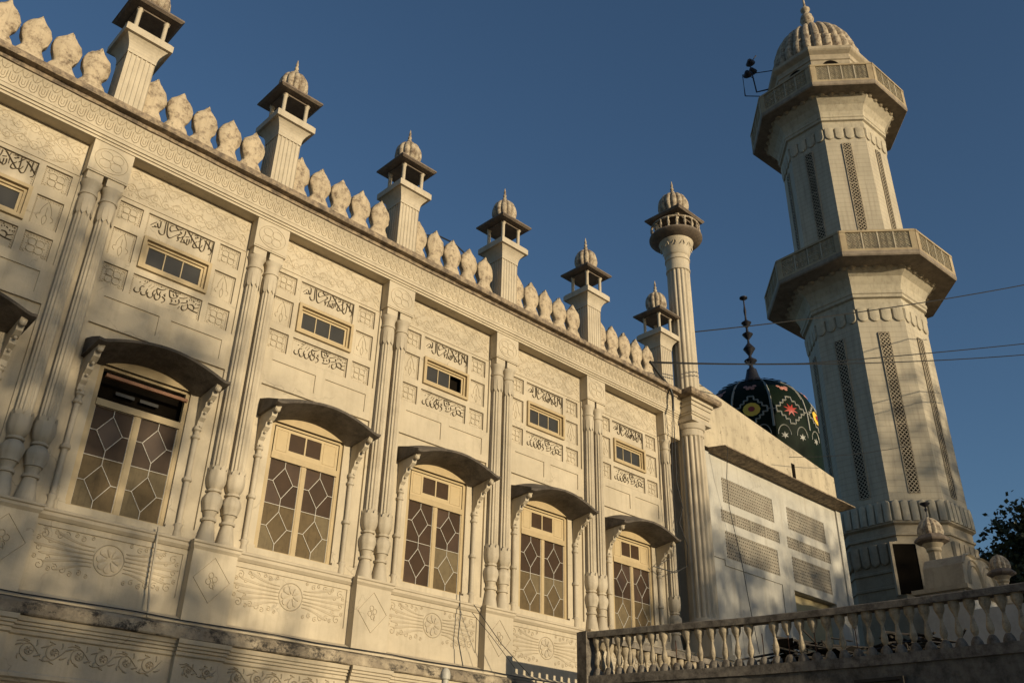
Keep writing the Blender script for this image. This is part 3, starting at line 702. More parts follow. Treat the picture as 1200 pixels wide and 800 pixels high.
# dado string course with breaks at each pedestal
led = MB(); prof = [(.1, 6.44), (-.05, 6.44), (-.10, 6.50), (-.10, 6.56), (-.13, 6.58), (-.13, 6.62), (.1, 6.70)]
led.sweepx(prof, X_L, 24.9)
for i in range(-2, 6):
    led.loft([[(XP(i) + sx * (.49 + e), y, z) for y, z, e in ((.1, 6.44, 0), (-.25, 6.44, 0), (-.30, 6.50, .04), (-.30, 6.55, .04), (-.33, 6.57, .06), (-.33, 6.612, .06), (.1, 6.63, .04))] for sx in (-1, 1)])
put('string_course', led, 'cream_relief', hall)
put('dado_step', MB().sweepx([(.1, 4.96), (-.29, 4.96), (-.29, 5.02), (-.26, 5.03), (-.05, 5.13), (.1, 5.13)], X_L, 24.9), 'cream_paint', hall)
put('stained_ledge', wobble_sweep([(.1, 4.66), (-.44, 4.66), (-.46, 4.68), (-.455, 4.86), (-.42, 4.90), (-.28, 4.955), (.1, 4.955)], X_L, 24.9, .009, .22, 4), 'mould_ledge', hall)
low = MB()
lp = [(.1, 4.36), (-.22, 4.36), (-.25, 4.38), (-.25, 4.44), (-.29, 4.455), (-.29, 4.50), (-.33, 4.515), (-.33, 4.56), (-.37, 4.575), (-.38, 4.655), (.1, 4.655)]
low.sweepx(lp, X_L, 24.9); low.sweepx([(.1, 3.62), (-.16, 3.62), (-.18, 3.66), (-.23, 3.69), (-.23, 3.75), (-.20, 3.78), (-.20, 3.93), (.1, 3.93)], X_L, 24.9)
low.box(X_L, 24.9, -.20, .1, 3.93, 4.36)
for i in range(-2, 6):
    low.loft([[(XP(i) + sx * (.50 + .3 * (-y - .2)), y - .13, z) for y, z in lp] for sx in (-1, 1)])
    low.box(XP(i) - .5, XP(i) + .5, -.33, -.1, 3.60, 4.36); low.box(XP(i) - .5, XP(i) + .5, -.36, -.1, 3.66, 3.76)
    low.box(XP(i) - .45, XP(i) + .45, -.28, -.1, 0, 3.60)
put('lower_moulding', low, 'cream_paint', hall)
pf = MB()
for i in range(-2, 6):
    m0 = MB(); scrolls(m0, -.38, .38, 4.13, .12, -.33, 2); pf.add([(x + XP(i), y, z) for x, y, z in m0.v], m0.f)
put('pier_flower', pf, 'cream_relief', hall)
# body of the hall behind the facade
body = MB(); body.box(X_L, 26.05, .43, 14, 0, 15.45)
put('hall_body', body, 'cream_paint', hall)

# --- onion merlons
def merlon(seed):
    r = random.Random(seed); pr = [(.345, 15.62), (.35, 15.90), (.325, 16.02), (.27, 16.12), (.215, 16.20), (.20, 16.26), (.225, 16.34), (.285, 16.46), (.318, 16.60), (.315, 16.72), (.27, 16.86), (.18, 16.97), (.09, 17.06), (.045, 17.14), (.0, 17.19)]
    rings = []
    for a, z in pr:
        n = 32; w_ = a * r.uniform(.97, 1.03); th = min(.17, .06 + a * .42) + (.06 if z < 16 else 0)
        ring = []
        for j in range(n):
            t = 2 * pi * j / n; c_, s_ = cos(t), sin(t); k = (abs(c_) ** 3 + abs(s_) ** 3) ** (-1 / 3) * (1 - (.09 * (1 - abs(sin(4 * t))) ** 2 if z > 16.3 else 0))
            ring.append((w_ * k * c_ + .012 * r.uniform(-1, 1), th * k * s_ + .01 * r.uniform(-1, 1), z + .012 * r.uniform(-1, 1)))
        rings.append(ring)
    return MB().loft(rings).mesh('merlon', 50)
mer = [merlon(s) for s in range(6)]
for k in BAYS:
    for j in range(-2, 3):
        put('merlon', mer[(k * 5 + j) % 6], 'weathered_merlon', hall, (XB(k) - .12 + .66 * j, .05, 0))

# --- roof kiosks: fluted post, flared cap, four little columns, canopy, ribbed dome, finial
def flared(z0, hw0, z1, hw1, n=5):
    return [[(a * h, b * h, z) for a, b in ((-1, -1), (1, -1), (1, 1), (-1, 1))] for h, z in [(hw0 + (hw1 - hw0) * (t / n) ** 2, z0 + (z1 - z0) * t / n) for t in range(n + 1)]]
post = MB()
ring = []
H = .33
def fluted_square(H, d, n):
    out = []
    for k in range(4):
        a = k * pi / 2; c_, s_ = cos(a), sin(a)
        for j in range(n):
            for t, dd in ((0, 0), (.25, 0), (.32, d), (.85, d)):
                u = -H + 2 * H * (j + t) / n; v = -(H - dd)
                out.append((c_ * u - s_ * v, s_ * u + c_ * v))
    return out
fs = fluted_square(H, .022, 6)
post.loft([[(x, y, 15.55) for x, y in fs], [(x, y, 17.30) for x, y in fs]])
post.box(-H - .012, H + .012, -H - .012, H + .012, 17.29, 17.38); post.box(-H - .012, H + .012, -H - .012, H + .012, 15.5, 15.82)
post = post.mesh('roof_kiosk')
kcap = MB().loft(flared(17.38, .345, 17.70, .50)); kcap.box(-.565, .565, -.565, .565, 17.70, 17.885); kcap.box(-.53, .53, -.53, .53, 17.89, 17.93)
kcap = kcap.mesh('flared_cap')
kcol = MB().lathe([(.085, 17.93), (.085, 17.99), (.055, 18.01), (.055, 18.56), (.08, 18.60), (.08, 18.66)], 0, 0, 10).mesh('kiosk_column', True)
kroof = MB(); kroof.frustum(0, 0, 18.66, 18.70, .58, .58, .635, .635); kroof.frustum(0, 0, 18.70, 18.755, .64, .64, .63, .63); kroof.frustum(0, 0, 18.755, 18.98, .61, .61, .30, .30)
kroof.box(-.40, .40, -.40, .40, 18.60, 18.665)
kroof = kroof.mesh('canopy')
def melon(R, z0, H_, ribs, seg_per=4, neck=.72, waist=None):
    pr = []
    n = 16
    for i in range(n + 1):
        t = i / n
        r = neck + (1 - neck) * sin(min(t / .38, 1) * pi / 2) if t < .38 else sqrt(max(0, 1 - ((t - .38) / .62) ** 2.3)) if t < .999 else .0
        pr.append((R * max(r, .02), z0 + H_ * t))
    return MB().lathe(pr, 0, 0, ribs * 6, flute=(ribs, .16, z0 + H_ * .02, z0 + H_ * .95, 1))
kdome = melon(.405, 18.97, .82, 12, 4).mesh('ribbed_dome', 35)
fin_prof = lambda z, s: [(.10 * s, z), (.11 * s, z + .04 * s), (.05 * s, z + .08 * s), (.085 * s, z + .15 * s), (.085 * s, z + .19 * s), (.035 * s, z + .24 * s), (.07 * s, z + .30 * s), (.06 * s, z + .36 * s), (.025 * s, z + .41 * s), (.05 * s, z + .46 * s), (.012 * s, z + .68 * s), (0, z + .70 * s)]
kfin = MB().lathe(fin_prof(19.75, .85), 0, 0, 12).mesh('finial', True)
for i in range(-2, 6):
    x = XP(i); Y = .07
    p = put('roof_kiosk', post, 'cream_column', hall, (x, Y, 0))
    put('flared_cap', kcap, 'cream_column', p, (x, Y, 0))
    for a, b in ((-1, -1), (1, -1), (1, 1), (-1, 1)): put('kiosk_column', kcol, 'cream_column', p, (x + .33 * a, Y + .33 * b, 0))
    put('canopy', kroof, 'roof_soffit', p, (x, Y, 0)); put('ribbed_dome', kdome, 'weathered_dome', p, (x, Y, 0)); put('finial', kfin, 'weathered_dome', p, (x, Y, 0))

# --- corner column and its slender turret (one thing)
CX, CY = 25.43, -.36
tur = thing('corner_turret', 'slender fluted corner column rising into a small domed balcony turret', 'turret', (CX, CY, 0))
def lp_(name, mb, mat, smooth=35, kind=None): return put(name, mb, mat, tur, (CX, CY, 0), smooth=smooth, kind=kind)
lp_('column_pedestal', MB().box(-.58, .58, -.58, .3, 0, 7.25).box(-.63, .63, -.63, .3, 6.44, 6.62), 'cream_paint', False)
lp_('column_base', MB().lathe([(.62, 7.25), (.62, 7.36), (.57, 7.40), (.60, 7.47), (.58, 7.54), (.52, 7.58), (.50, 7.64), (.47, 7.70)], 0, 0, 32), 'cream_column')
lp_('fluted_column', MB().lathe([(.475, 7.68), (.475, 7.9), (.47, 11), (.455, 13.92), (.455, 13.96)], 0, 0, 96, flute=(16, .13, 7.7, 13.94)), 'cream_column', 25)
lp_('column_capital', MB().lathe([(.46, 13.95), (.475, 13.97), (.475, 14.05), (.46, 14.07), (.46, 14.2), (.50, 14.22), (.52, 14.30), (.545, 14.36), (.545, 14.42), (0, 14.42)], 0, 0, 32).box(-.58, .58, -.52, .3, 14.42, 14.55), 'cream_column')
eb = MB()
for hw, z0, z1 in ((.50, 14.55, 14.68), (.54, 14.68, 14.76), (.57, 14.76, 14.83), (.56, 14.83, 15.0), (.60, 15.0, 15.14), (.66, 15.14, 15.27)): eb.box(-hw, hw, -hw + .05, .4, z0, z1)
lp_('entablature_block', eb, 'cream_paint', False)
el = MB(); el.loft([[(a * h, (-h + .10) if b < 0 else .7, z) for a, b in ((-1, -1), (1, -1), (1, 1), (-1, 1))] for h, z in ((.86, 15.27), (.92, 15.33), (.93, 15.46), (.88, 15.52), (.7, 15.6))])
lp_('entablature_lip', el, 'eave_lip', False)
lp_('turret_shaft', MB().lathe([(.455, 15.55), (.455, 15.7), (.44, 20.9), (.44, 20.93)], 0, 0, 96, flute=(16, .11, 15.6, 20.92)), 'cream_column', 25)
tc = MB().lathe([(.44, 20.92), (.47, 20.94), (.47, 21.0), (.45, 21.03), (.455, 21.4), (.49, 21.42), (.49, 21.5), (.455, 21.53), (.45, 21.62), (.49, 21.66), (.51, 21.75), (.53, 21.9), (.60, 22.12), (.66, 22.25), (.68, 22.30), (.68, 22.36)], 0, 0, 40)
for a in range(12):
    t0 = a * pi / 6; m0 = MB().ridge(bez((-.08, 21.98), (0, 22.35), (.08, 21.98), 6), .03, .02, -.61); tc.add([(x * cos(t0) - y * sin(t0), x * sin(t0) + y * cos(t0), z) for x, y, z in m0.v], m0.f)
lp_('turret_capital', tc, 'cream_column')
lp_('balcony_floor', MB().lathe([(.62, 22.28), (.86, 22.38), (1.0, 22.44), (1.05, 22.50), (1.05, 22.56), (.98, 22.60), (0, 22.60)], 0, 0, 40), 'roof_soffit')
bal_p = [(.055, 22.58), (.055, 22.64), (.03, 22.68), (.06, 22.78), (.055, 22.86), (.025, 22.95), (.05, 23.02), (.05, 23.06)]
bm = MB().lathe(bal_p, 0, 0, 8).mesh('turret_baluster', True)
for a in range(18): put('turret_baluster', bm, 'weathered_dome', tur, (CX + .94 * cos(a * pi / 9), CY + .94 * sin(a * pi / 9), 0))
rr = MB().tube([(.94 * cos(a * pi / 18), .94 * sin(a * pi / 18), 23.06) for a in range(37)], .045, 6); lp_('balcony_rail', rr, 'weathered_dome')
tcol = MB().lathe([(.09, 22.6), (.09, 22.75), (.06, 22.78), (.06, 23.25), (.09, 23.3), (.09, 23.36)], 0, 0, 10).mesh('turret_column', True)
for a, b in ((-1, -1), (1, -1), (1, 1), (-1, 1)): put('turret_column', tcol, 'cream_column', tur, (CX + .48 * a, CY + .48 * b, 0))
tr = MB(); tr.box(-.55, .55, -.55, .55, 23.25, 23.36); tr.frustum(0, 0, 23.34, 23.40, .80, .80, .85, .85); tr.frustum(0, 0, 23.40, 23.46, .86, .86, .85, .85); tr.frustum(0, 0, 23.46, 23.72, .82, .82, .5, .5)
lp_('turret_roof', tr, 'roof_soffit', False)
lp_('ribbed_dome', melon(.63, 23.7, 1.05, 14, 4), 'weathered_dome'); lp_('finial', MB().lathe(fin_prof(24.70, 1.1), 0, 0, 12), 'weathered_dome')

# ================================================================== SIDE WING
wing = thing('side_wing', 'plain white side wing with jali screens, a thin eave and a rain-stained sloping parapet', 'building', (31, 3, 0))
WX0, WX1 = 26.0, 36.55
jr = [(27.71, 31.17, 12.30, 13.25), (27.5, 31.42, 11.54, 11.99), (27.65, 31.15, 10.23, 11.22), (32.2, 35.15, 12.29, 13.2), (31.98, 35.33, 11.5, 11.96), (32.17, 35.1, 10.2, 11.2)]
wr = [(a, b, c, d, .07) for a, b, c, d in jr] + [(26.6, 31.25, 5.0, 9.94, .04), (26.6, 27.52, 9.9, 10.14, .04), (32.06, 35.3, 7.2, 9.88, .35)]
put('wing_wall', MB().relief_map(WX0, WX1, 0, 14.05, 0, wr), 'wing_wall', wing)
put('wing_body', MB().box(WX0, WX1 - .002, .40, 9, 0, 14.9), 'wing_wall', wing)
put('recess_wall', MB().add([(32.06, .345, 7.2), (35.3, .345, 7.2), (35.3, .345, 9.88), (32.06, .345, 9.88)], [(0, 1, 2, 3)]), 'tan_plaster', wing)
put('end_pier', MB().box(36.30, 36.66, -.07, .5, 0, 14.04), 'wing_wall', wing)
for (a, b, c, d) in jr:
    m = MB(); nu = max(2, round((b - a) / .125)); nv = max(2, round((d - c) / .125)); su, sv = (b - a) / nu, (d - c) / nv
    strip = d - c < .6
    for i in range(nu):
        if strip and i % 8 in (7,):
            m.box(a + i * su, a + (i + 1) * su, .005, .06, c, d); continue
        for j in range(nv):
            cx, cz = a + (i + .5) * su, c + (j + .5) * sv
            o_ = [(cx - su / 2, .02, cz - sv / 2), (cx + su / 2, .02, cz - sv / 2), (cx + su / 2, .02, cz + sv / 2), (cx - su / 2, .02, cz + sv / 2)]
            q = .30 if (i + j) % 2 else .24
            i_ = [(cx, .02, cz - sv * q), (cx + su * q, .02, cz), (cx, .02, cz + sv * q), (cx - su * q, .02, cz)]
            i2 = [(x, .065, z) for x, y, z in i_]
            m.add(o_ + i_ + i2, [(0, 1, 4), (1, 5, 4), (1, 2, 5), (2, 6, 5), (2, 3, 6), (3, 7, 6), (3, 0, 7), (0, 4, 7), (4, 5, 9, 8), (5, 6, 10, 9), (6, 7, 11, 10), (7, 4, 8, 11)])
    p = put('jali_screen', m, 'jali_clay', wing)
put('wing_eave', wobble_sweep([(.05, 14.03), (-.70, 14.07), (-.755, 14.08), (-.755, 14.125), (-.70, 14.14), (.05, 14.25)], 27.05, 36.75, .006, .5, 9), 'eave_lip', wing)
put('sloping_parapet', MB().prism([(26.1, 14.25), (36.75, 14.25), (36.75, 15.62), (26.1, 16.86)], .02, .24), 'wing_parapet', wing)
put('drain_hole', MB().box(33.1, 33.35, .0, .03, 14.45, 15.3), 'interior_dark', wing)

# ================================================================== DARK TILED DOME
DX, DY = 48.1, 10.0
dm = thing('enamelled_dome', 'dark green dome with white ribs, coloured stepped diamonds and a tiered black finial', 'dome', (DX, DY, 0))
def dput(name, mb, mat, smooth=35): return put(name, mb, mat, dm, (DX, DY, 0), smooth=smooth)
dprof = [(3.3, 19.6), (3.55, 20.6), (3.72, 21.8), (3.80, 23.0), (3.75, 24.1), (3.55, 25.0), (3.2, 25.75), (2.65, 26.35), (1.95, 26.85), (1.35, 27.1), (1.0, 27.2)]
dput('drum', MB().lathe([(3.6, 8), (3.6, 19.4), (3.8, 19.5), (3.8, 19.75), (3.3, 19.8)], 0, 0, 40), 'dark_metal')
dput('shell', MB().lathe(dprof, 0, 0, 80), 'dome_enamel')
sk = MB().lathe([(1.75, 26.93), (1.5, 27.05), (1.1, 27.18), (.74, 27.36), (.58, 27.6), (.45, 27.9), (.36, 28.25), (.32, 28.45), (.2, 28.55), (.16, 28.6)], 0, 0, 40, flute=(20, .12, 26.9, 27.3))
for a in range(28):
    t0 = 2 * pi * a / 28; sk.box(0, 0, 0, 0, 0, 0) if 0 else None
    for r_, z_ in ((2.15, 26.82),):
        c_, s_ = cos(t0), sin(t0)
        sk.add([(c_ * (r_ - .35) - s_ * .2, s_ * (r_ - .35) + c_ * .2, z_ + .14), (c_ * (r_ - .35) + s_ * .2, s_ * (r_ - .35) - c_ * .2, z_ + .14), (c_ * (r_ + .18) + s_ * .14, s_ * (r_ + .18) - c_ * .14, z_ - .06), (c_ * (r_ + .28), s_ * (r_ + .28), z_ - .14), (c_ * (r_ + .18) - s_ * .14, s_ * (r_ + .18) + c_ * .14, z_ - .06)], [(0, 1, 2, 3, 4)])
dput('petal_skirt', sk, 'dark_metal')
fz = [(.16, 28.55), (.12, 28.8), (.38, 29.05), (.42, 29.12), (.12, 29.35), (.09, 29.5), (.30, 29.85), (.40, 30.0), (.30, 30.15), (.08, 30.45), (.07, 30.7), (.26, 30.95), (.36, 31.1), (.1, 31.3), (.07, 31.6), (.25, 31.85), (.34, 31.98), (.08, 32.2), (.06, 32.5), (.10, 32.9), (.05, 33.3), (.05, 33.75), (.27, 33.9), (.27, 33.98), (0, 34.05)]
dput('tiered_finial', MB().lathe(fz, 0, 0, 16), 'dark_metal')
def dr(z):
    for (r0, z0), (r1, z1) in zip(dprof, dprof[1:]):
        if z0 <= z <= z1: return r0 + (r1 - r0) * (z - z0) / (z1 - z0)
    return 1.0
def dpt(a, z, off=.03): r = dr(z) + off; return (r * cos(a), r * sin(a), z)
def dline(mb, pts, w):
    for p0, p1 in zip(pts, pts[1:]): 
        n = max(1, int((abs(p0[0] - p1[0]) * 3 + abs(p0[1] - p1[1])) / .5)); pp = [(p0[0] + (p1[0] - p0[0]) * i / n, p0[1] + (p1[1] - p0[1]) * i / n) for i in range(n + 1)]
        mb.tube([dpt(a, z, .02) for a, z in pp], w, 4)
def ddisc(mb, a0, z0, r, off=.04, n=12, star=0):
    R_ = dr(z0); P = [dpt(a0 + (r * (1 if not star or j % 2 else .4)) * cos(2 * pi * j / n) / R_, z0 + (r * (1 if not star or j % 2 else .4)) * sin(2 * pi * j / n) * .9, off) for j in range(n)]
    mb.add(P + [dpt(a0, z0, off + .02)], [(j, (j + 1) % n, n) for j in range(n)])
A0 = radians(-136)
for k in range(10):
    ribs, diam, ye, re_, pk = MB(), MB(), MB(), MB(), MB()
    a = A0 + k * radians(36)
    dline(ribs, [(a, z) for z in (22.9, 23.5, 24, 25, 26, 26.7)], .075)
    c0 = a + radians(18); zc = 24.05; S = .27
    st = []
    for q in range(4):                       # stepped diamond outline
        for j in range(3):
            u0, v0 = (3.2 - j * 1.1) * S, (j * 1.0) * S + .12
            for (u, v) in ((u0, v0), (u0, v0 + S * 1.0)):
                if q % 2: u, v = v, u
                st.append((u, v, q, j))
    quad = [((3.4 - j * 1.0) * S, (j + .5) * S) for j in range(3)]
    out = []
    steps = [(3.4, 0), (3.4, .7), (2.4, .7), (2.4, 1.6), (1.6, 1.6), (1.6, 2.4), (.7, 2.4), (.7, 3.4), (0, 3.4)]
    for sx, sz, rev in ((1, 1, 0), (-1, 1, 1), (-1, -1, 0), (1, -1, 1)):
        s_ = steps[::-1] if rev else steps
        out += [(c0 + sx * u * S / dr(zc), zc + sz * v * S) for u, v in s_]
    out.append(out[0]); dline(diam, out, .05)
    dline(diam, [(c0 + 3.4 * S / dr(zc), zc), (a + radians(36), zc)], .04); dline(diam, [(c0 - 3.4 * S / dr(zc), zc), (a, zc)], .04)
    if k % 2 == 0: ddisc(re_, c0, zc, .5, .03, 16, 1)
    else: ddisc(ye, c0, zc, .52, .03); ddisc(re_, c0, zc, .2, .07)
    for du, dv in ((-.22, .08), (0, 0), (.22, .1), (-.1, -.1), (.12, -.12)): ddisc(pk, c0 + du / 2.6, 25.75 + dv, .14, .03, 6)
    dput('rib', ribs, 'dome_white'); dd_ = dput('stepped_diamond', diam, 'dome_white', False)
    if ye.v: dput('yellow_flower', ye, 'dome_yellow')
    dput('red_flower', re_, 'dome_red'); put('pink_blossom', pk, 'dome_pink', dm, (DX, DY, 0), kind='stuff')
for k in range(20):
    diam = MB()
    c0 = A0 + (k + .5) * radians(18)
    dline(diam, [(c0 + .40 * cos(t) / 3.8, 22.4 + .6 * sin(t)) for t in [pi * i / 10 for i in range(11)]], .03)
    ddisc(diam, c0, 22.35, .26, .03, 12, 1)
    dput('star_arch', diam, 'dome_white')
dput('wire_bracket_' if 0 else 'hook', MB().tube([(-.4, -.1, 28.9), (-.55, -.12, 28.6), (-.8, -.15, 28.75), (-.9, -.15, 28.7)], .05, 5), 'cable_black')

# ================================================================== MINARET
MX, MY = 42.93, .06
mi = thing('octagonal_minaret', 'tall eight-sided minaret with two balconies, jali strips and a ribbed dome', 'minaret', (MX, MY, 0))
mi.rotation_euler.z = radians(-4)
VA = [radians(-157.5 + 45 * i) for i in range(8)]
def oct_loft(prof): return MB().loft([[(r * cos(a), r * sin(a), z) for a in VA] for r, z in prof])
def mput(name, mb, mat, rotz=0, smooth=False, kind=None): return put(name, mb, mat, mi, (MX, MY, 0), rotz=rotz, smooth=smooth, kind=kind)
AP = cos(radians(22.5))
mput('base', oct_loft([(3.02, 0), (3.02, 11.3), (3.08, 11.32), (3.08, 11.42), (3.0, 11.45), (3.0, 12.0), (3.08, 12.02), (3.08, 12.12), (3.0, 12.15), (3.0, 13.55), (3.1, 13.58), (3.1, 13.68), (3.02, 13.72), (3.02, 14.05), (3.2, 14.12), (3.2, 14.22)]), 'minaret_trim')
mput('lower_shaft', oct_loft([(2.98, 14.2), (3.06, 15.0), (3.02, 24.6), (3.02, 25.3)]), 'minaret_courses')
mput('lower_cornice', oct_loft([(3.02, 25.2), (3.12, 25.25), (3.12, 25.6), (3.05, 25.65), (3.05, 25.85), (3.2, 25.9), (3.2, 26.05), (3.26, 26.1), (3.26, 26.25), (3.2, 26.35), (3.26, 26.6), (3.45, 27.0), (3.85, 27.32), (3.85, 27.36)]), 'minaret_stone')
mput('upper_shaft', oct_loft([(2.96, 27.4), (2.93, 36.6), (2.93, 37.2)]), 'minaret_courses')
mput('upper_cornice', oct_loft([(2.93, 37.1), (3.02, 37.15), (3.02, 37.5), (2.97, 37.55), (2.97, 37.7), (3.1, 37.75), (3.1, 37.9), (3.15, 37.95), (3.1, 38.1), (3.15, 38.35), (3.35, 38.7), (3.72, 39.08), (3.72, 39.15)]), 'minaret_stone')
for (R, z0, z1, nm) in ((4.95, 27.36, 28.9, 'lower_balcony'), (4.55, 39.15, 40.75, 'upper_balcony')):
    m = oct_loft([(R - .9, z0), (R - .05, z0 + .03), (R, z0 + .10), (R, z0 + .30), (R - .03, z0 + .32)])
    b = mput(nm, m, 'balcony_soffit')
    for f in range(8):
        th = radians(-135 + 45 * f); ap = R * AP; hw = R * sin(radians(22.5))
        # panel in local frame: outward = -y, rotated afterwards
        fm = MB(); t_ = .16
        fm.box(-hw + .02, hw - .02, -ap, -ap + t_, z0 + .30, z0 + .42); fm.box(-hw + .02, hw - .02, -ap - .02, -ap + t_, z1 - .12, z1)
        fm.box(-hw + .02, -hw + .32, -ap, -ap + t_, z0 + .42, z1 - .12); fm.box(hw - .32, hw - .02, -ap, -ap + t_, z0 + .42, z1 - .12)
        put('parapet_frame', fm, 'parapet_trim', b, (MX, MY, 0), rotz=th + pi / 2)
        if True:
            g_ = MB(); a_, b_ = -hw + .32, hw - .32; c_, d_ = z0 + .42, z1 - .12
            nc = 11; sc_ = (b_ - a_) / nc; rows = 3; sr = (d_ - c_) / rows
            for k_ in range(nc):
                for q_ in range(rows):
                    cx_, cz_ = a_ + (k_ + .5) * sc_, c_ + (q_ + .5) * sr
                    g_.ridge(circle(cx_, cz_, sc_ * .44, 8, sr * .44), .05, .03, -ap + .05)
                    g_.ridge([(cx_ - sc_ * .5, cz_ - sr * .5), (cx_ + sc_ * .5, cz_ + sr * .5)], .045, .035, -ap + .05); g_.ridge([(cx_ + sc_ * .5, cz_ - sr * .5), (cx_ - sc_ * .5, cz_ + sr * .5)], .045, .035, -ap + .05)
            for k_ in range(1, 4): g_.box(a_ + (b_ - a_) * k_ / 4 - .03, a_ + (b_ - a_) * k_ / 4 + .03, -ap + .01, -ap + .06, c_, d_)
            g_.box(a_, b_, -ap + .06, -ap + .10, c_, d_)
            put('carved_panel', g_, 'minaret_stone', b, (MX, MY, 0), rotz=th + pi / 2)
    # small corbels under the slab
    cm = MB(); 
    for j in range(5):
        u = (j - 2) * .62 * R / 4.95; rc = (3.85 if nm[0] == 'l' else 3.72) * AP
        cm.lathe([(.0, z0 - .13), (.12, z0 - .11), (.19, z0 - .05), (.22, z0), (.22, z0 + .02)], u, -rc + .06, 12)
    cm = cm.mesh('corbel_row', True)
    for f in range(8): put('corbel_row', cm, 'minaret_trim', b, (MX, MY, 0), rotz=radians(-135 + 45 * f) + pi / 2)
def petal(w, h, d, up, n=14):
    """pillow-shaped petal, rounded at the bottom (or the top)"""
    rings = []
    for i in range(n + 1):
        t = i / n; z = (h * t) if up else (h * (1 - t))
        tc_ = 1 - w * .5 / h; ww = w * .5 * (1 if t < tc_ else sqrt(max(0.03, 1 - ((t - tc_) / (1 - tc_)) ** 2)))
        dd = d * (.35 + .65 * sin(pi * min(.5 + t * .35, .9)))
        rings.append([(-ww, 0, z), (-ww * .85, -dd * .75, z), (-ww * .3, -dd, z), (ww * .3, -dd, z), (ww * .85, -dd * .75, z), (ww, 0, z)])
    return rings
def petal_band(nm, R, z, h, d, n, up, mat, faces=range(8), skip=()):
    ap = R * AP; W = 2 * R * sin(radians(22.5)); w = W / n
    for j in range(n):
        m = MB(); u = -W / 2 + w * (j + .5)
        m.loft([[(x + u, y - ap + .01, zz + z) for x, y, zz in r] for r in petal(w * .93, h, d, up)])
        me = m.mesh('petal', 50)
        for f in faces:
            if (f, j) in skip: continue
            mput('petal', me, mat, rotz=radians(-135 + 45 * f) + pi / 2)
petal_band('crown', 3.12, 14.2, 1.0, .16, 6, True, 'minaret_stone')
petal_band('low', 3.04, 12.35, .95, .17, 5, False, 'minaret_trim', faces=(1, 2, 3, 4, 5, 6, 7))
petal_band('neck', 3.04, 24.55, .75, .12, 4, False, 'minaret_stone')
petal_band('neck2', 2.95, 36.45, .75, .12, 4, False, 'minaret_stone')
# jali strips
def jali_strip(R, z0, z1, w):
    ap = R * AP; m = MB(); cell = .105; nu = round(w / cell); nv = int((z1 - z0) / cell)
    for j in range(nv):
        z = z0 + (z1 - z0) * (j + .5) / nv
        if j % 11 == 10: m.box(-w / 2, w / 2, -ap - .03, -ap + .02, z - cell * .22, z + cell * .22)
        for i in range(nu):
            u = -w / 2 + w * (i + .5) / nu; h_ = cell * .5
            a = h_ * .95 
            # diagonal bar
            s_ = 1 if (i + j) % 2 else -1
            m.add([(u - a, -ap - .03, z - s_ * a - .028), (u + a, -ap - .03, z + s_ * a - .028), (u + a, -ap - .03, z + s_ * a + .028), (u - a, -ap - .03, z - s_ * a + .028)], [(0, 1, 2, 3)])
    for u in (-w / 2 - .02, w / 2 + .02): m.box(u - .02, u + .02, -ap - .035, -ap + .02, z0, z1)
    m.box(-w / 2, w / 2, -ap - .035, -ap + .02, z1, z1 + .04); m.box(-w / 2, w / 2, -ap - .035, -ap + .02, z0 - .04, z0)
    return m.mesh('jali_strip')
def dark_strip(R, z0, z1, w): ap = R * AP; return MB().box(-w / 2, w / 2, -ap - .008, -ap + .05, z0, z1).mesh('dark_slot')
for R, z0, z1, w in ((3.06, 15.55, 23.9, .48), (2.96, 29.9, 36.1, .44)):
    js, ds = jali_strip(R, z0, z1, w), dark_strip(R, z0, z1, w)
    for f in range(8):
        p = mput('dark_slot', ds, 'interior_dark', rotz=radians(-135 + 45 * f) + pi / 2)
        mput('jali_strip', js, 'minaret_trim', rotz=radians(-135 + 45 * f) + pi / 2)
# base doorway on the face towards the courtyard
ap = 3.0 * AP; rot0 = radians(-135) + pi / 2
d_ = MB(); d_.box(-1.45, -.45, -ap - .13, -ap + .1, 11.0, 13.15); mput('doorway', d_, 'interior_dark', rotz=rot0)
d_ = MB(); d_.box(-1.56, -1.45, -ap - .17, -ap + .1, 10.9, 13.25); d_.box(-.45, -.30, -ap - .17, -ap + .1, 10.9, 13.25); d_.box(-1.45, -.45, -ap - .17, -ap + .1, 13.15, 13.25); mput('door_frame', d_, 'minaret_trim', rotz=rot0)
# lantern storey and dome
ln = mput('lantern', oct_loft([(2.95, 40.0), (2.95, 42.5), (3.02, 42.55), (3.02, 42.7), (2.95, 42.75), (3.0, 42.95), (3.22, 43.12), (3.28, 43.2), (3.28, 43.4), (3.1, 43.45), (2.7, 43.6)]), 'minaret_trim')
da = MB(); apl = 2.95 * AP
da.prism([(.5 * cos(pi * i / 12), 41.1 + .6 * sin(pi * i / 12)) for i in range(13)] + [(-.5, 40.1), (.5, 40.1)], -apl - .02, -apl + .05)
for f in range(8): mput('lantern_arch', da if False else MB().prism([(.5 * cos(pi * i / 12), 42.0 + .48 * sin(pi * i / 12)) for i in range(13)] + [(-.55, 40.1), (.55, 40.1)], -apl - .02, -apl + .05), 'interior_dark', rotz=radians(-135 + 45 * f) + pi / 2)
pr = [(3.28, 43.55), (3.34, 43.9), (3.36, 44.0), (3.36, 44.02)]
mput('dome_ring', MB().lathe([(2.6, 43.4), (2.68, 43.5), (2.70, 43.75), (2.64, 43.85)], 0, 0, 64), 'weathered_dome', smooth=30)
mput('dome_petals', MB().lathe([(2.50, 43.75), (2.64, 43.9), (2.72, 44.2), (2.70, 44.6), (2.60, 44.9), (2.5, 45.0)], 0, 0, 26 * 6, flute=(26, .09, 43.8, 44.95, 1)), 'weathered_dome', smooth=30)
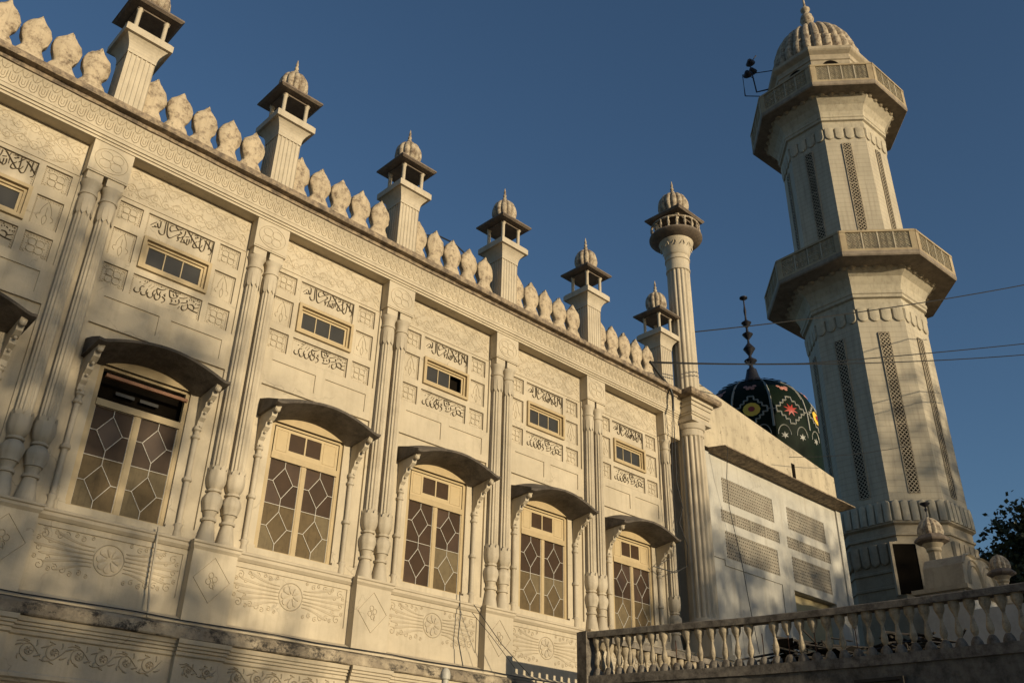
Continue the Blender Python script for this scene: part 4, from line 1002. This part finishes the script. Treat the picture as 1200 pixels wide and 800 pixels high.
mput('ribbed_dome', MB().lathe([(2.46, 44.8), (2.54, 45.0), (2.50, 45.4), (2.36, 45.85), (2.08, 46.4), (1.68, 46.9), (1.18, 47.3), (.68, 47.55), (.3, 47.66), (.25, 47.7)], 0, 0, 26 * 6, flute=(26, .10, 44.9, 47.6, 1)), 'weathered_dome', smooth=30)
mput('finial', MB().lathe([(.3, 47.55), (.34, 47.7), (.17, 47.9), (.14, 48.2), (.32, 48.45), (.44, 48.8), (.36, 49.15), (.14, 49.4), (.14, 49.5), (.3, 49.7), (.3, 49.8), (.08, 50.1), (.05, 51.1), (0, 51.2)], 0, 0, 16), 'weathered_dome', smooth=True)

# ================================================================== TERRACE AND BALUSTRADES
terr = MB().prism([(16.75, 0), (27, 0), (27, 4.80), (16.75, 4.80)], -2.62, -2.3)
PATH = [(16.98, -2.70), (17.35, -4.4), (17.95, -6.6), (18.28, -8.6), (18.45, -10.6), (18.52, -12.6), (18.55, -15.5)]
def pathpt(s):
    for a, b in zip(PATH, PATH[1:]):
        l = math.hypot(b[0] - a[0], b[1] - a[1])
        if s <= l or b is PATH[-1]: return (a[0] + (b[0] - a[0]) * s / l, a[1] + (b[1] - a[1]) * s / l, atan2(b[1] - a[1], b[0] - a[0]))
        s -= l
tb = MB()
outer = [(x - .08, y) for x, y in PATH]
poly = outer + [(30, -15.5), (30, -2.62)]
poly[0] = (16.90, -2.62)
n = len(poly)
tb.add([(x, y, 0) for x, y in poly] + [(x, y, 4.66) for x, y in poly], [tuple(range(2 * n - 1, n - 1, -1)) if 0 else tuple(range(n, 2 * n))] + [(i, i + n, (i + 1) % n + n, (i + 1) % n) for i in range(n)])
terrace = thing('terrace', 'raised concrete terrace with black damp stains below the balustrade', 'terrace', (22, -9, 0))
put('terrace_wall', tb, 'terrace_wall_concrete', terrace)
kb = MB(); rings = []
for i, (x, y) in enumerate(PATH):
    rings.append([(x - .13, y, 4.60), (x + .13, y, 4.60), (x + .12, y, 4.80), (x - .12, y, 4.80)])
kb.loft(rings); kb.box(16.85, 29.9, -2.83, -2.57, 4.60, 4.798)
put('base_kerb', kb, 'balustrade_concrete', terrace)
vent = MB(); ring_box(vent, -9.75, -8.75, 3.9, 4.36, .06, 0, .12)
vo = MB(); vo.v = [(y + 18.15 - .0, x, z) for x, y, z in vent.v]; vo.f = [f[::-1] for f in vent.f]
put('opening_frame', vo, 'debris', terrace)
balA = thing('balustrade', 'weathered concrete balustrade with broken balusters running towards the camera at lower right', 'balustrade', (16.98, -2.70, 4.6), 'terrace balustrades')
rail = MB(); rings = []
for (x, y) in PATH: rings.append([(x - .15, y, 5.655), (x + .15, y, 5.655), (x + .155, y, 5.78), (x + .12, y, 5.80), (x - .12, y, 5.80), (x - .155, y, 5.78)])
rail.loft(rings); put('top_rail', rail, 'balustrade_concrete', balA)
put('corner_post', MB().frustum(16.98, -2.70, 4.6, 5.80, .15, .15, .15, .15).frustum(16.98, -2.70, 5.80, 5.83, .16, .16, .10, .10), 'balustrade_concrete', balA)
top_p = [(.035, 5.36), (.045, 5.40), (.05, 5.42), (.075, 5.47), (.10, 5.53), (.105, 5.56), (.105, 5.66)]
mid_p = [(.045, 4.96), (.032, 4.98), (.05, 5.01), (.07, 5.06), (.073, 5.11), (.06, 5.18), (.040, 5.27), (.028, 5.35), (.03, 5.38)]
bot_p = [(.115, 4.79), (.115, 4.84), (.10, 4.89), (.07, 4.94), (.05, 4.965), (.0, 4.97)]
bt, bmid, bb = (MB().lathe(p, 0, 0, 12).mesh(nm, 40) for p, nm in ((top_p, 'urn_top'), (mid_p, 'baluster'), (bot_p, 'bulb_foot')))
rod = MB().tube([(0, 0, 4.95), (.01, 0, 5.2), (0, 0, 5.45)], .011, 5).mesh('rusty_rod')
BROKEN = {7: 'g', 14: 'g', 13: '', 16: 'b', 18: 'b', 21: 'b'}
def baluster_run(parent, pos, broken, mt='baluster_concrete'):
    for i, (x, y) in enumerate(pos):
        st = broken.get(i, '')
        rz = random.uniform(0, 6)
        if st == '': 
            b = put('baluster', bmid, mt, parent, (x, y, 0), rotz=rz)
        elif st == 'b': b = put('rusty_rod', rod, 'rust_metal', parent, (x, y, 0))
        else:
            b = put('rusty_rod', rod, 'rust_metal', parent, (x, y, 0)); put('bulb_foot', bb, 'balustrade_concrete', parent, (x, y, 0)); continue
        put('urn_top', bt, mt, parent, (x, y, 0), rotz=rz); put('bulb_foot', bb, 'balustrade_concrete', parent, (x, y, 0))
pos = []; s_ = .32
while s_ < 12.9: p = pathpt(s_); pos.append((p[0], p[1])); s_ += .285
baluster_run(balA, pos, BROKEN)
balB = thing('balustrade', 'second balustrade along the far terrace edge, seen through the nearer balusters', 'balustrade', (22, -2.55, 4.6), 'terrace balustrades')
put('top_rail', MB().box(17.135, 29.9, -2.85, -2.55, 5.657, 5.80), 'balustrade_concrete', balB)
baluster_run(balB, [(17.3 + .285 * i, -2.70) for i in range(32)], {9: 'b', 15: 'g'})
# clutter lying on the terrace
def clutter(name, label, x, y, w, n, seed, h):
    r = random.Random(seed); m = MB()
    for i in range(n):
        a = r.uniform(-.9, .9); l = r.uniform(.3, .8) * w; cx, cy, cz = x + r.uniform(-w, w) * .8, y + r.uniform(-w, w) * .8, 4.68 + r.uniform(0, h)
        dx, dy, dz = l * cos(a), l * sin(a), r.uniform(-.15, .2)
        if r.random() < .5:
            u = Vector((dx, dy, dz)); v = Vector((-dy, dx, r.uniform(-.3, .6) * l)) * r.uniform(.3, .8)
            c0 = Vector((cx, cy, max(cz, 4.85))); e = Vector((0, 0, .012))
            q = [c0 - u / 2 - v / 2, c0 + u / 2 - v / 2, c0 + u / 2 + v / 2, c0 - u / 2 + v / 2]
            m.add([tuple(p) for p in q] + [tuple(p + e) for p in q], [(3, 2, 1, 0), (4, 5, 6, 7), (0, 1, 5, 4), (1, 2, 6, 5), (2, 3, 7, 6), (3, 0, 4, 7)])
        else: m.tube([(cx - dx, cy - dy, max(4.7, cz - dz)), (cx + dx, cy + dy, cz + dz)], .025, 5)
    put(name, m, 'debris', None, label=label, cat='scrap pile', group='scrap piles on the terrace')
clutter('scrap_pile', 'dark heap of bent sheets and sticks behind the middle of the balustrade', 20.6, -6.6, 1.1, 110, 3, .95)
clutter('scrap_pile', 'dark heap of scrap behind the balustrade below the minaret door', 20.6, -9.0, 1.0, 90, 8, .8)
# ================================================================== PORCH ROOF IN FRONT OF THE MINARET
an = thing('gate_porch', 'low grey porch with an arched stone gable in front of the minaret base', 'porch', (34, -5, 0))
put('porch_wall', MB().box(32.1, 40, -6.2, -4.7, 0, 9.0), 'grey_wall', an)
put('porch_roof', MB().box(31.9, 40.2, -6.4, -4.5, 9.0, 9.14), 'minaret_trim', an)
gp = [(32.15, 9.14), (32.25, 9.9), (32.5, 10.2), (32.9, 10.32), (33.4, 10.28), (34.0, 10.38), (34.5, 10.38), (34.95, 10.15), (35.4, 9.98), (36.0, 9.92), (36.4, 9.75), (36.6, 9.14)]
put('gable', MB().prism(gp, -6.25, -4.9), 'minaret_trim', an)
gr = MB()
for cx, r_ in ((33.15, .5), (34.45, .5), (35.6, .38)):
    for e in (0, .14): gr.ridge([(cx + (r_ + e) * cos(pi * i / 14), 9.25 + (r_ + e) * 1.4 * sin(pi * i / 14)) for i in range(15)], .07, .05, -6.25)
gr.ridge(gp[1:-1], .1, .08, -6.25)
put('arch_relief', gr, 'minaret_trim', an)
def small_turret(label, x, y, z0, s, fin=True):
    t_ = thing('roof_turret', label, 'turret', (x, y, z0), group='small roof turrets')
    def q(nm, mb, mat, sm=35): 
        put(nm, mb, mat, t_, (x, y, z0), smooth=sm)
    S_ = lambda pr: [(r * s, z * s) for r, z in pr]
    q('post', MB().box(-.5 * s, .5 * s, -.5 * s, .5 * s, -.1, .5 * s).lathe(S_([(.42, .5), (.36, .6), (.34, 2.0), (.42, 2.1), (.42, 2.25), (.6, 2.5)]), 0, 0, 16, flute=(8, .1, .6 * s, 2.05 * s)), 'minaret_trim')
    q('canopy', MB().lathe(S_([(.6, 2.5), (.95, 2.62), (1.0, 2.72), (.95, 2.8), (.8, 2.95), (.72, 3.0)]), 0, 0, 8, rot=.4), 'roof_soffit', False)
    q('dome', MB().lathe(S_([(.70, 3.0), (.74, 3.2), (.7, 3.5), (.55, 3.8), (.35, 4.0), (.1, 4.1), (.06, 4.15)]), 0, 0, 48, flute=(12, .12, 3.0 * s, 4.0 * s)), 'weathered_dome')
    if fin: q('finial', MB().lathe(S_([(.05, 4.1), (.03, 4.45), (.1, 4.6), (.03, 4.75), (.28, 4.95), (.30, 5.0), (0, 5.02)]), 0, 0, 12), 'dark_metal')
small_turret('small weathered turret with a domed cap in front of the minaret door', 38.0, -3.2, 10.55, .70)
small_turret('small domed turret at the right edge beside the dark tree', 30.4, -8.0, 7.75, .42, False)
put('plain_block', MB().box(29.6, 31.2, -8.8, -7.2, 0, 7.78), 'grey_wall', None, label='low plain block carrying the small turret at the right edge', cat='building')
put('turret_plinth', MB().box(37.5, 41, -3.7, -2.7, 0, 10.6), 'minaret_trim', None, label='plain pier wall under the small turret beside the minaret door', cat='wall')

# ================================================================== TREES
def tree(label, x, y, h, crown, n_clump, leaf, mat, group=None, seed=1, lean=0, base=0, spread=5):
    """crown: (centre z, rx, rz)"""
    r = random.Random(seed)
    t_ = thing('tree', label, 'tree', (x, y, base), group)
    cz, rx, rz = crown
    tk = MB(); tk.tube([(0, 0, 0), (.1 * lean, .1, h * .25), (.3 * lean, 0, h * .5), (.2 * lean, .1, cz - rz * .2), (0, 0, cz + rz * .5)], h * .02 + .08, 8, .05)
    tips = []
    for i in range(16):
        a = r.uniform(0, 2 * pi); z0 = cz - rz * r.uniform(.2, 1.0); e = Vector((rx * .75 * cos(a), rx * .75 * sin(a), cz + rz * r.uniform(-.5, .7)))
        mid = Vector((e.x * .45, e.y * .45, (z0 + e.z) / 2 + .2)); tk.tube([(0, 0, z0), tuple(mid), tuple(e)], .09, 5, .02); tips += [e, mid]
    put('trunk', tk, 'bark', t_, (x, y, base))
    lm = MB()
    for c in range(n_clump):
        if r.random() < .4: cc = Vector(r.choice(tips)) + Vector((r.gauss(0, .5), r.gauss(0, .5), r.gauss(0, .5)))
        else:
            while True:
                p = Vector((r.uniform(-1, 1), r.uniform(-1, 1), r.uniform(-1, 1)))
                if .35 < p.length < 1 + .15 * sin(7 * p.x + seed) : break
            cc = Vector((p.x * rx, p.y * rx, cz + p.z * rz))
        cr = r.uniform(.25, .6) * leaf * spread
        for k in range(r.randint(9, 16)):
            q = cc + Vector((r.gauss(0, cr), r.gauss(0, cr), r.gauss(0, cr * .8)))
            a = Vector((r.uniform(-1, 1), r.uniform(-1, 1), r.uniform(-.6, .6))).normalized() * leaf * r.uniform(.6, 1.2)
            b = a.orthogonal().normalized() * leaf * r.uniform(.3, .6); b.rotate(Matrix.Rotation(r.uniform(0, 6.28), 3, a))
            lm.add([tuple(q - a * .5), tuple(q + b), tuple(q + a * .6), tuple(q - b)], [(0, 1, 2, 3)])
    put('crown', lm, mat, t_, (x, y, base))
tree('dark broad-leaved tree against the sky at the right edge behind the small turret', 50.2, -4.3, 14, (13.5, 3.3, 3.2), 1300, .25, 'leaf_dark', seed=4, spread=2.2)
# unseen trees added behind the camera to shade the lower part of the front
G_ = 'added shade trees behind the viewer'
tree('broad unseen tree added behind the viewer to shade the left bays', 3.6, -60, 22, (14.9, 8.6, 6.8), 560, .42, 'leaf_mid', G_, seed=11)
tree('wide unseen tree added behind the viewer to shade the side wing', 35.4, -60, 21, (13.0, 11.0, 7.6), 1250, .42, 'leaf_mid', G_, seed=12)
tree('tall unseen tree added behind the viewer to shade the foot of the minaret', 48.8, -62, 30, (19.5, 6.8, 12.0), 1000, .42, 'leaf_mid', G_, seed=13)
tree('low unseen tree added behind the viewer to shade the terrace', 22.0, -58, 14, (7.2, 6.0, 3.6), 500, .42, 'leaf_mid', G_, seed=14)

tree('bushy unseen tree added behind the viewer to shade the foot of the left bays', 4.2, -56, 15, (9.6, 9.5, 3.6), 900, .42, 'leaf_mid', G_, seed=15)
# ================================================================== CABLES, PIPES
GR = {'overhead_wire': 'overhead wires', 'hanging_cable': 'loose cables on the walls', 'wall_cable': 'cables along the dado', 'slack_wire': 'thin slack wires over the dado'}
def wire(name, label, pts, r, mat='cable_black', cat='cable', n=5):
    return put(name, MB().tube(pts, r, n), mat, None, label=label, cat=cat, group=GR.get(name))
def sag(a, b, s, n=14): return [(a[0] + (b[0] - a[0]) * t, a[1] + (b[1] - a[1]) * t, a[2] + (b[2] - a[2]) * t - s * 4 * t * (1 - t)) for t in [i / n for i in range(n + 1)]]
J = (22.72, -.75, 15.93)
wire('overhead_wire', 'highest black wire crossing the sky from the slender turret to the upper right', sag((27.1, .3, 19.24), (44, -9.89, 25.21), .25), .024)
wire('overhead_wire', 'middle black wire running from the cornice past the dome finial and rising to the right', sag(J, (30, -2.83, 17.82), .05) + sag((30, -2.83, 17.82), (44, -9.12, 22.1), .06)[1:], .022)
wire('overhead_wire', 'lowest black wire running level from the cornice to the right edge', sag((J[0], J[1], J[2] - .05), (44, -8.98, 21.53), .30), .022)
def on_wall(pts, y): return [(x, y, z) for x, z in pts]
bundle = [(22.72, -.78, 15.93), (23.1, -.74, 15.75), (23.6, -.72, 15.5), (23.9, -.70, 15.35), (24.05, -.68, 15.1), (24.15, -.6, 14.6)]
wire('cable_bundle', 'thick knot of black cables hanging off the cornice near the slender turret', bundle, .05, n=7)
wire('hanging_cable', 'black cable hanging down the pilaster beside the fluted corner column', [(24.15, -.6, 14.6), (24.25, -.5, 13.5), (24.2, -.5, 12), (24.45, -.5, 11.2), (24.2, -.5, 10.6), (24.5, -.55, 9.9), (24.35, -.6, 9.2), (23.8, -.5, 8.9), (23.18, -.12, 9.05)], .018)
wire('hanging_cable', 'thinner cable looping from the corner cables down to the last tall window', [(24.1, -.6, 14.7), (24.05, -.5, 13), (23.95, -.5, 11.4), (24.05, -.5, 10.3), (23.7, -.5, 9.4), (23.3, -.2, 9.05)], .013)
wire('hanging_cable', 'slack cable crossing the jali screens of the white side wing', [(27.1, -.78, 14.05), (27.3, -.5, 13.0), (27.6, -.3, 12.0), (27.85, -.3, 11.0), (28.1, -.3, 10.0), (28.25, -.3, 9.0), (28.3, -.5, 7.0)], .013)
wire('parapet_wire', 'thin wire strung along the sloping parapet of the side wing', sag((31.5, -.8, 14.9), (39.5, -2.4, 17.3), .15), .012)
wire('parapet_hose', 'black hose arching over the merlons beside the third roof kiosk', [(13.0, .3, 16.5), (13.5, .3, 17.1), (14.0, .3, 17.32), (14.6, .3, 17.35), (15.2, .3, 17.15), (15.6, .3, 16.9)], .025, cat='hose')
wire('drain_pipe', 'thin pipe running down the carved dado below the first full window', [(7.18, -.16, 6.72), (7.21, -.16, 6.3), (7.24, -.16, 5.6), (7.26, -.31, 5.0), (7.26, -.31, 4.97)], .022, 'cream_column', 'pipe')
wire('wall_cable', 'cable dropping down the carved dado below the third window', [(15.16, -.1, 6.85), (15.17, -.16, 6.2), (15.13, -.16, 5.7), (15.2, -.31, 5.05)], .014)
wire('wall_cable', 'loose dark cable lying along the ledge under the carved dado', [(-3, -.34, 5.03)] + [(x * 1.0, -.34, 5.02 + .012 * sin(x * 2.1)) for x in range(-2, 25)], .012)
wire('slack_wire', 'thin slack wire dropping diagonally across the dado at lower middle', [(15.3, -.5, 6.5), (15.9, -.9, 5.6), (16.5, -1.3, 4.9)], .01)
wire('slack_wire', 'second thin wire dropping beside the diagonal one at lower middle', [(15.25, -.5, 6.3), (15.6, -.9, 5.7), (16.0, -1.3, 5.0)], .008)
pp = MB().lathe([(.07, 0), (.07, 4.2), (.10, 4.21), (.105, 4.30), (.09, 4.37), (.05, 4.42), (0, 4.43)], 0, 0, 14)
put('vent_pipe', pp, 'pale_pipe', None, (12.4, -3, 0), smooth=40, label='pale upright pipe with a rounded cap at the bottom edge', cat='pipe')
# loudspeakers and an antenna frame on the minaret
ls = thing('loudspeaker_cluster', 'dark loudspeakers on a thin mast beside the minaret dome', 'loudspeaker', (41.5, 3.4, 43.5))
put('mast', MB().tube([(41.2, 2.6, 43.3), (41.2, 3.4, 43.6), (41.2, 3.6, 46.2), (41.6, 3.3, 47.0)], .05, 5), 'dark_metal', ls)
for dx, dz in ((-.55, 44.9), (.0, 46.3), (.1, 45.6)):
    m = MB().tube([(41.3 + dx, 3.6, dz), (41.0 + dx, 3.5, dz + .05)], .32, 10, .12); m.tube([(41.3, 3.5, dz), (41.3 + dx, 3.6, dz)], .03, 4); put('horn', m, 'dark_metal', ls)
af = MB().tube([(40.6, 3.9, 43.2), (40.6, 3.9, 45.0), (41.8, 2.0, 45.0)], .04, 4).tube([(40.6, 3.9, 43.2), (41.9, 2.2, 42.9)], .04, 4)
put('antenna_frame', af, 'dark_metal', None, label='thin empty metal frame sticking out left of the minaret lantern', cat='frame')
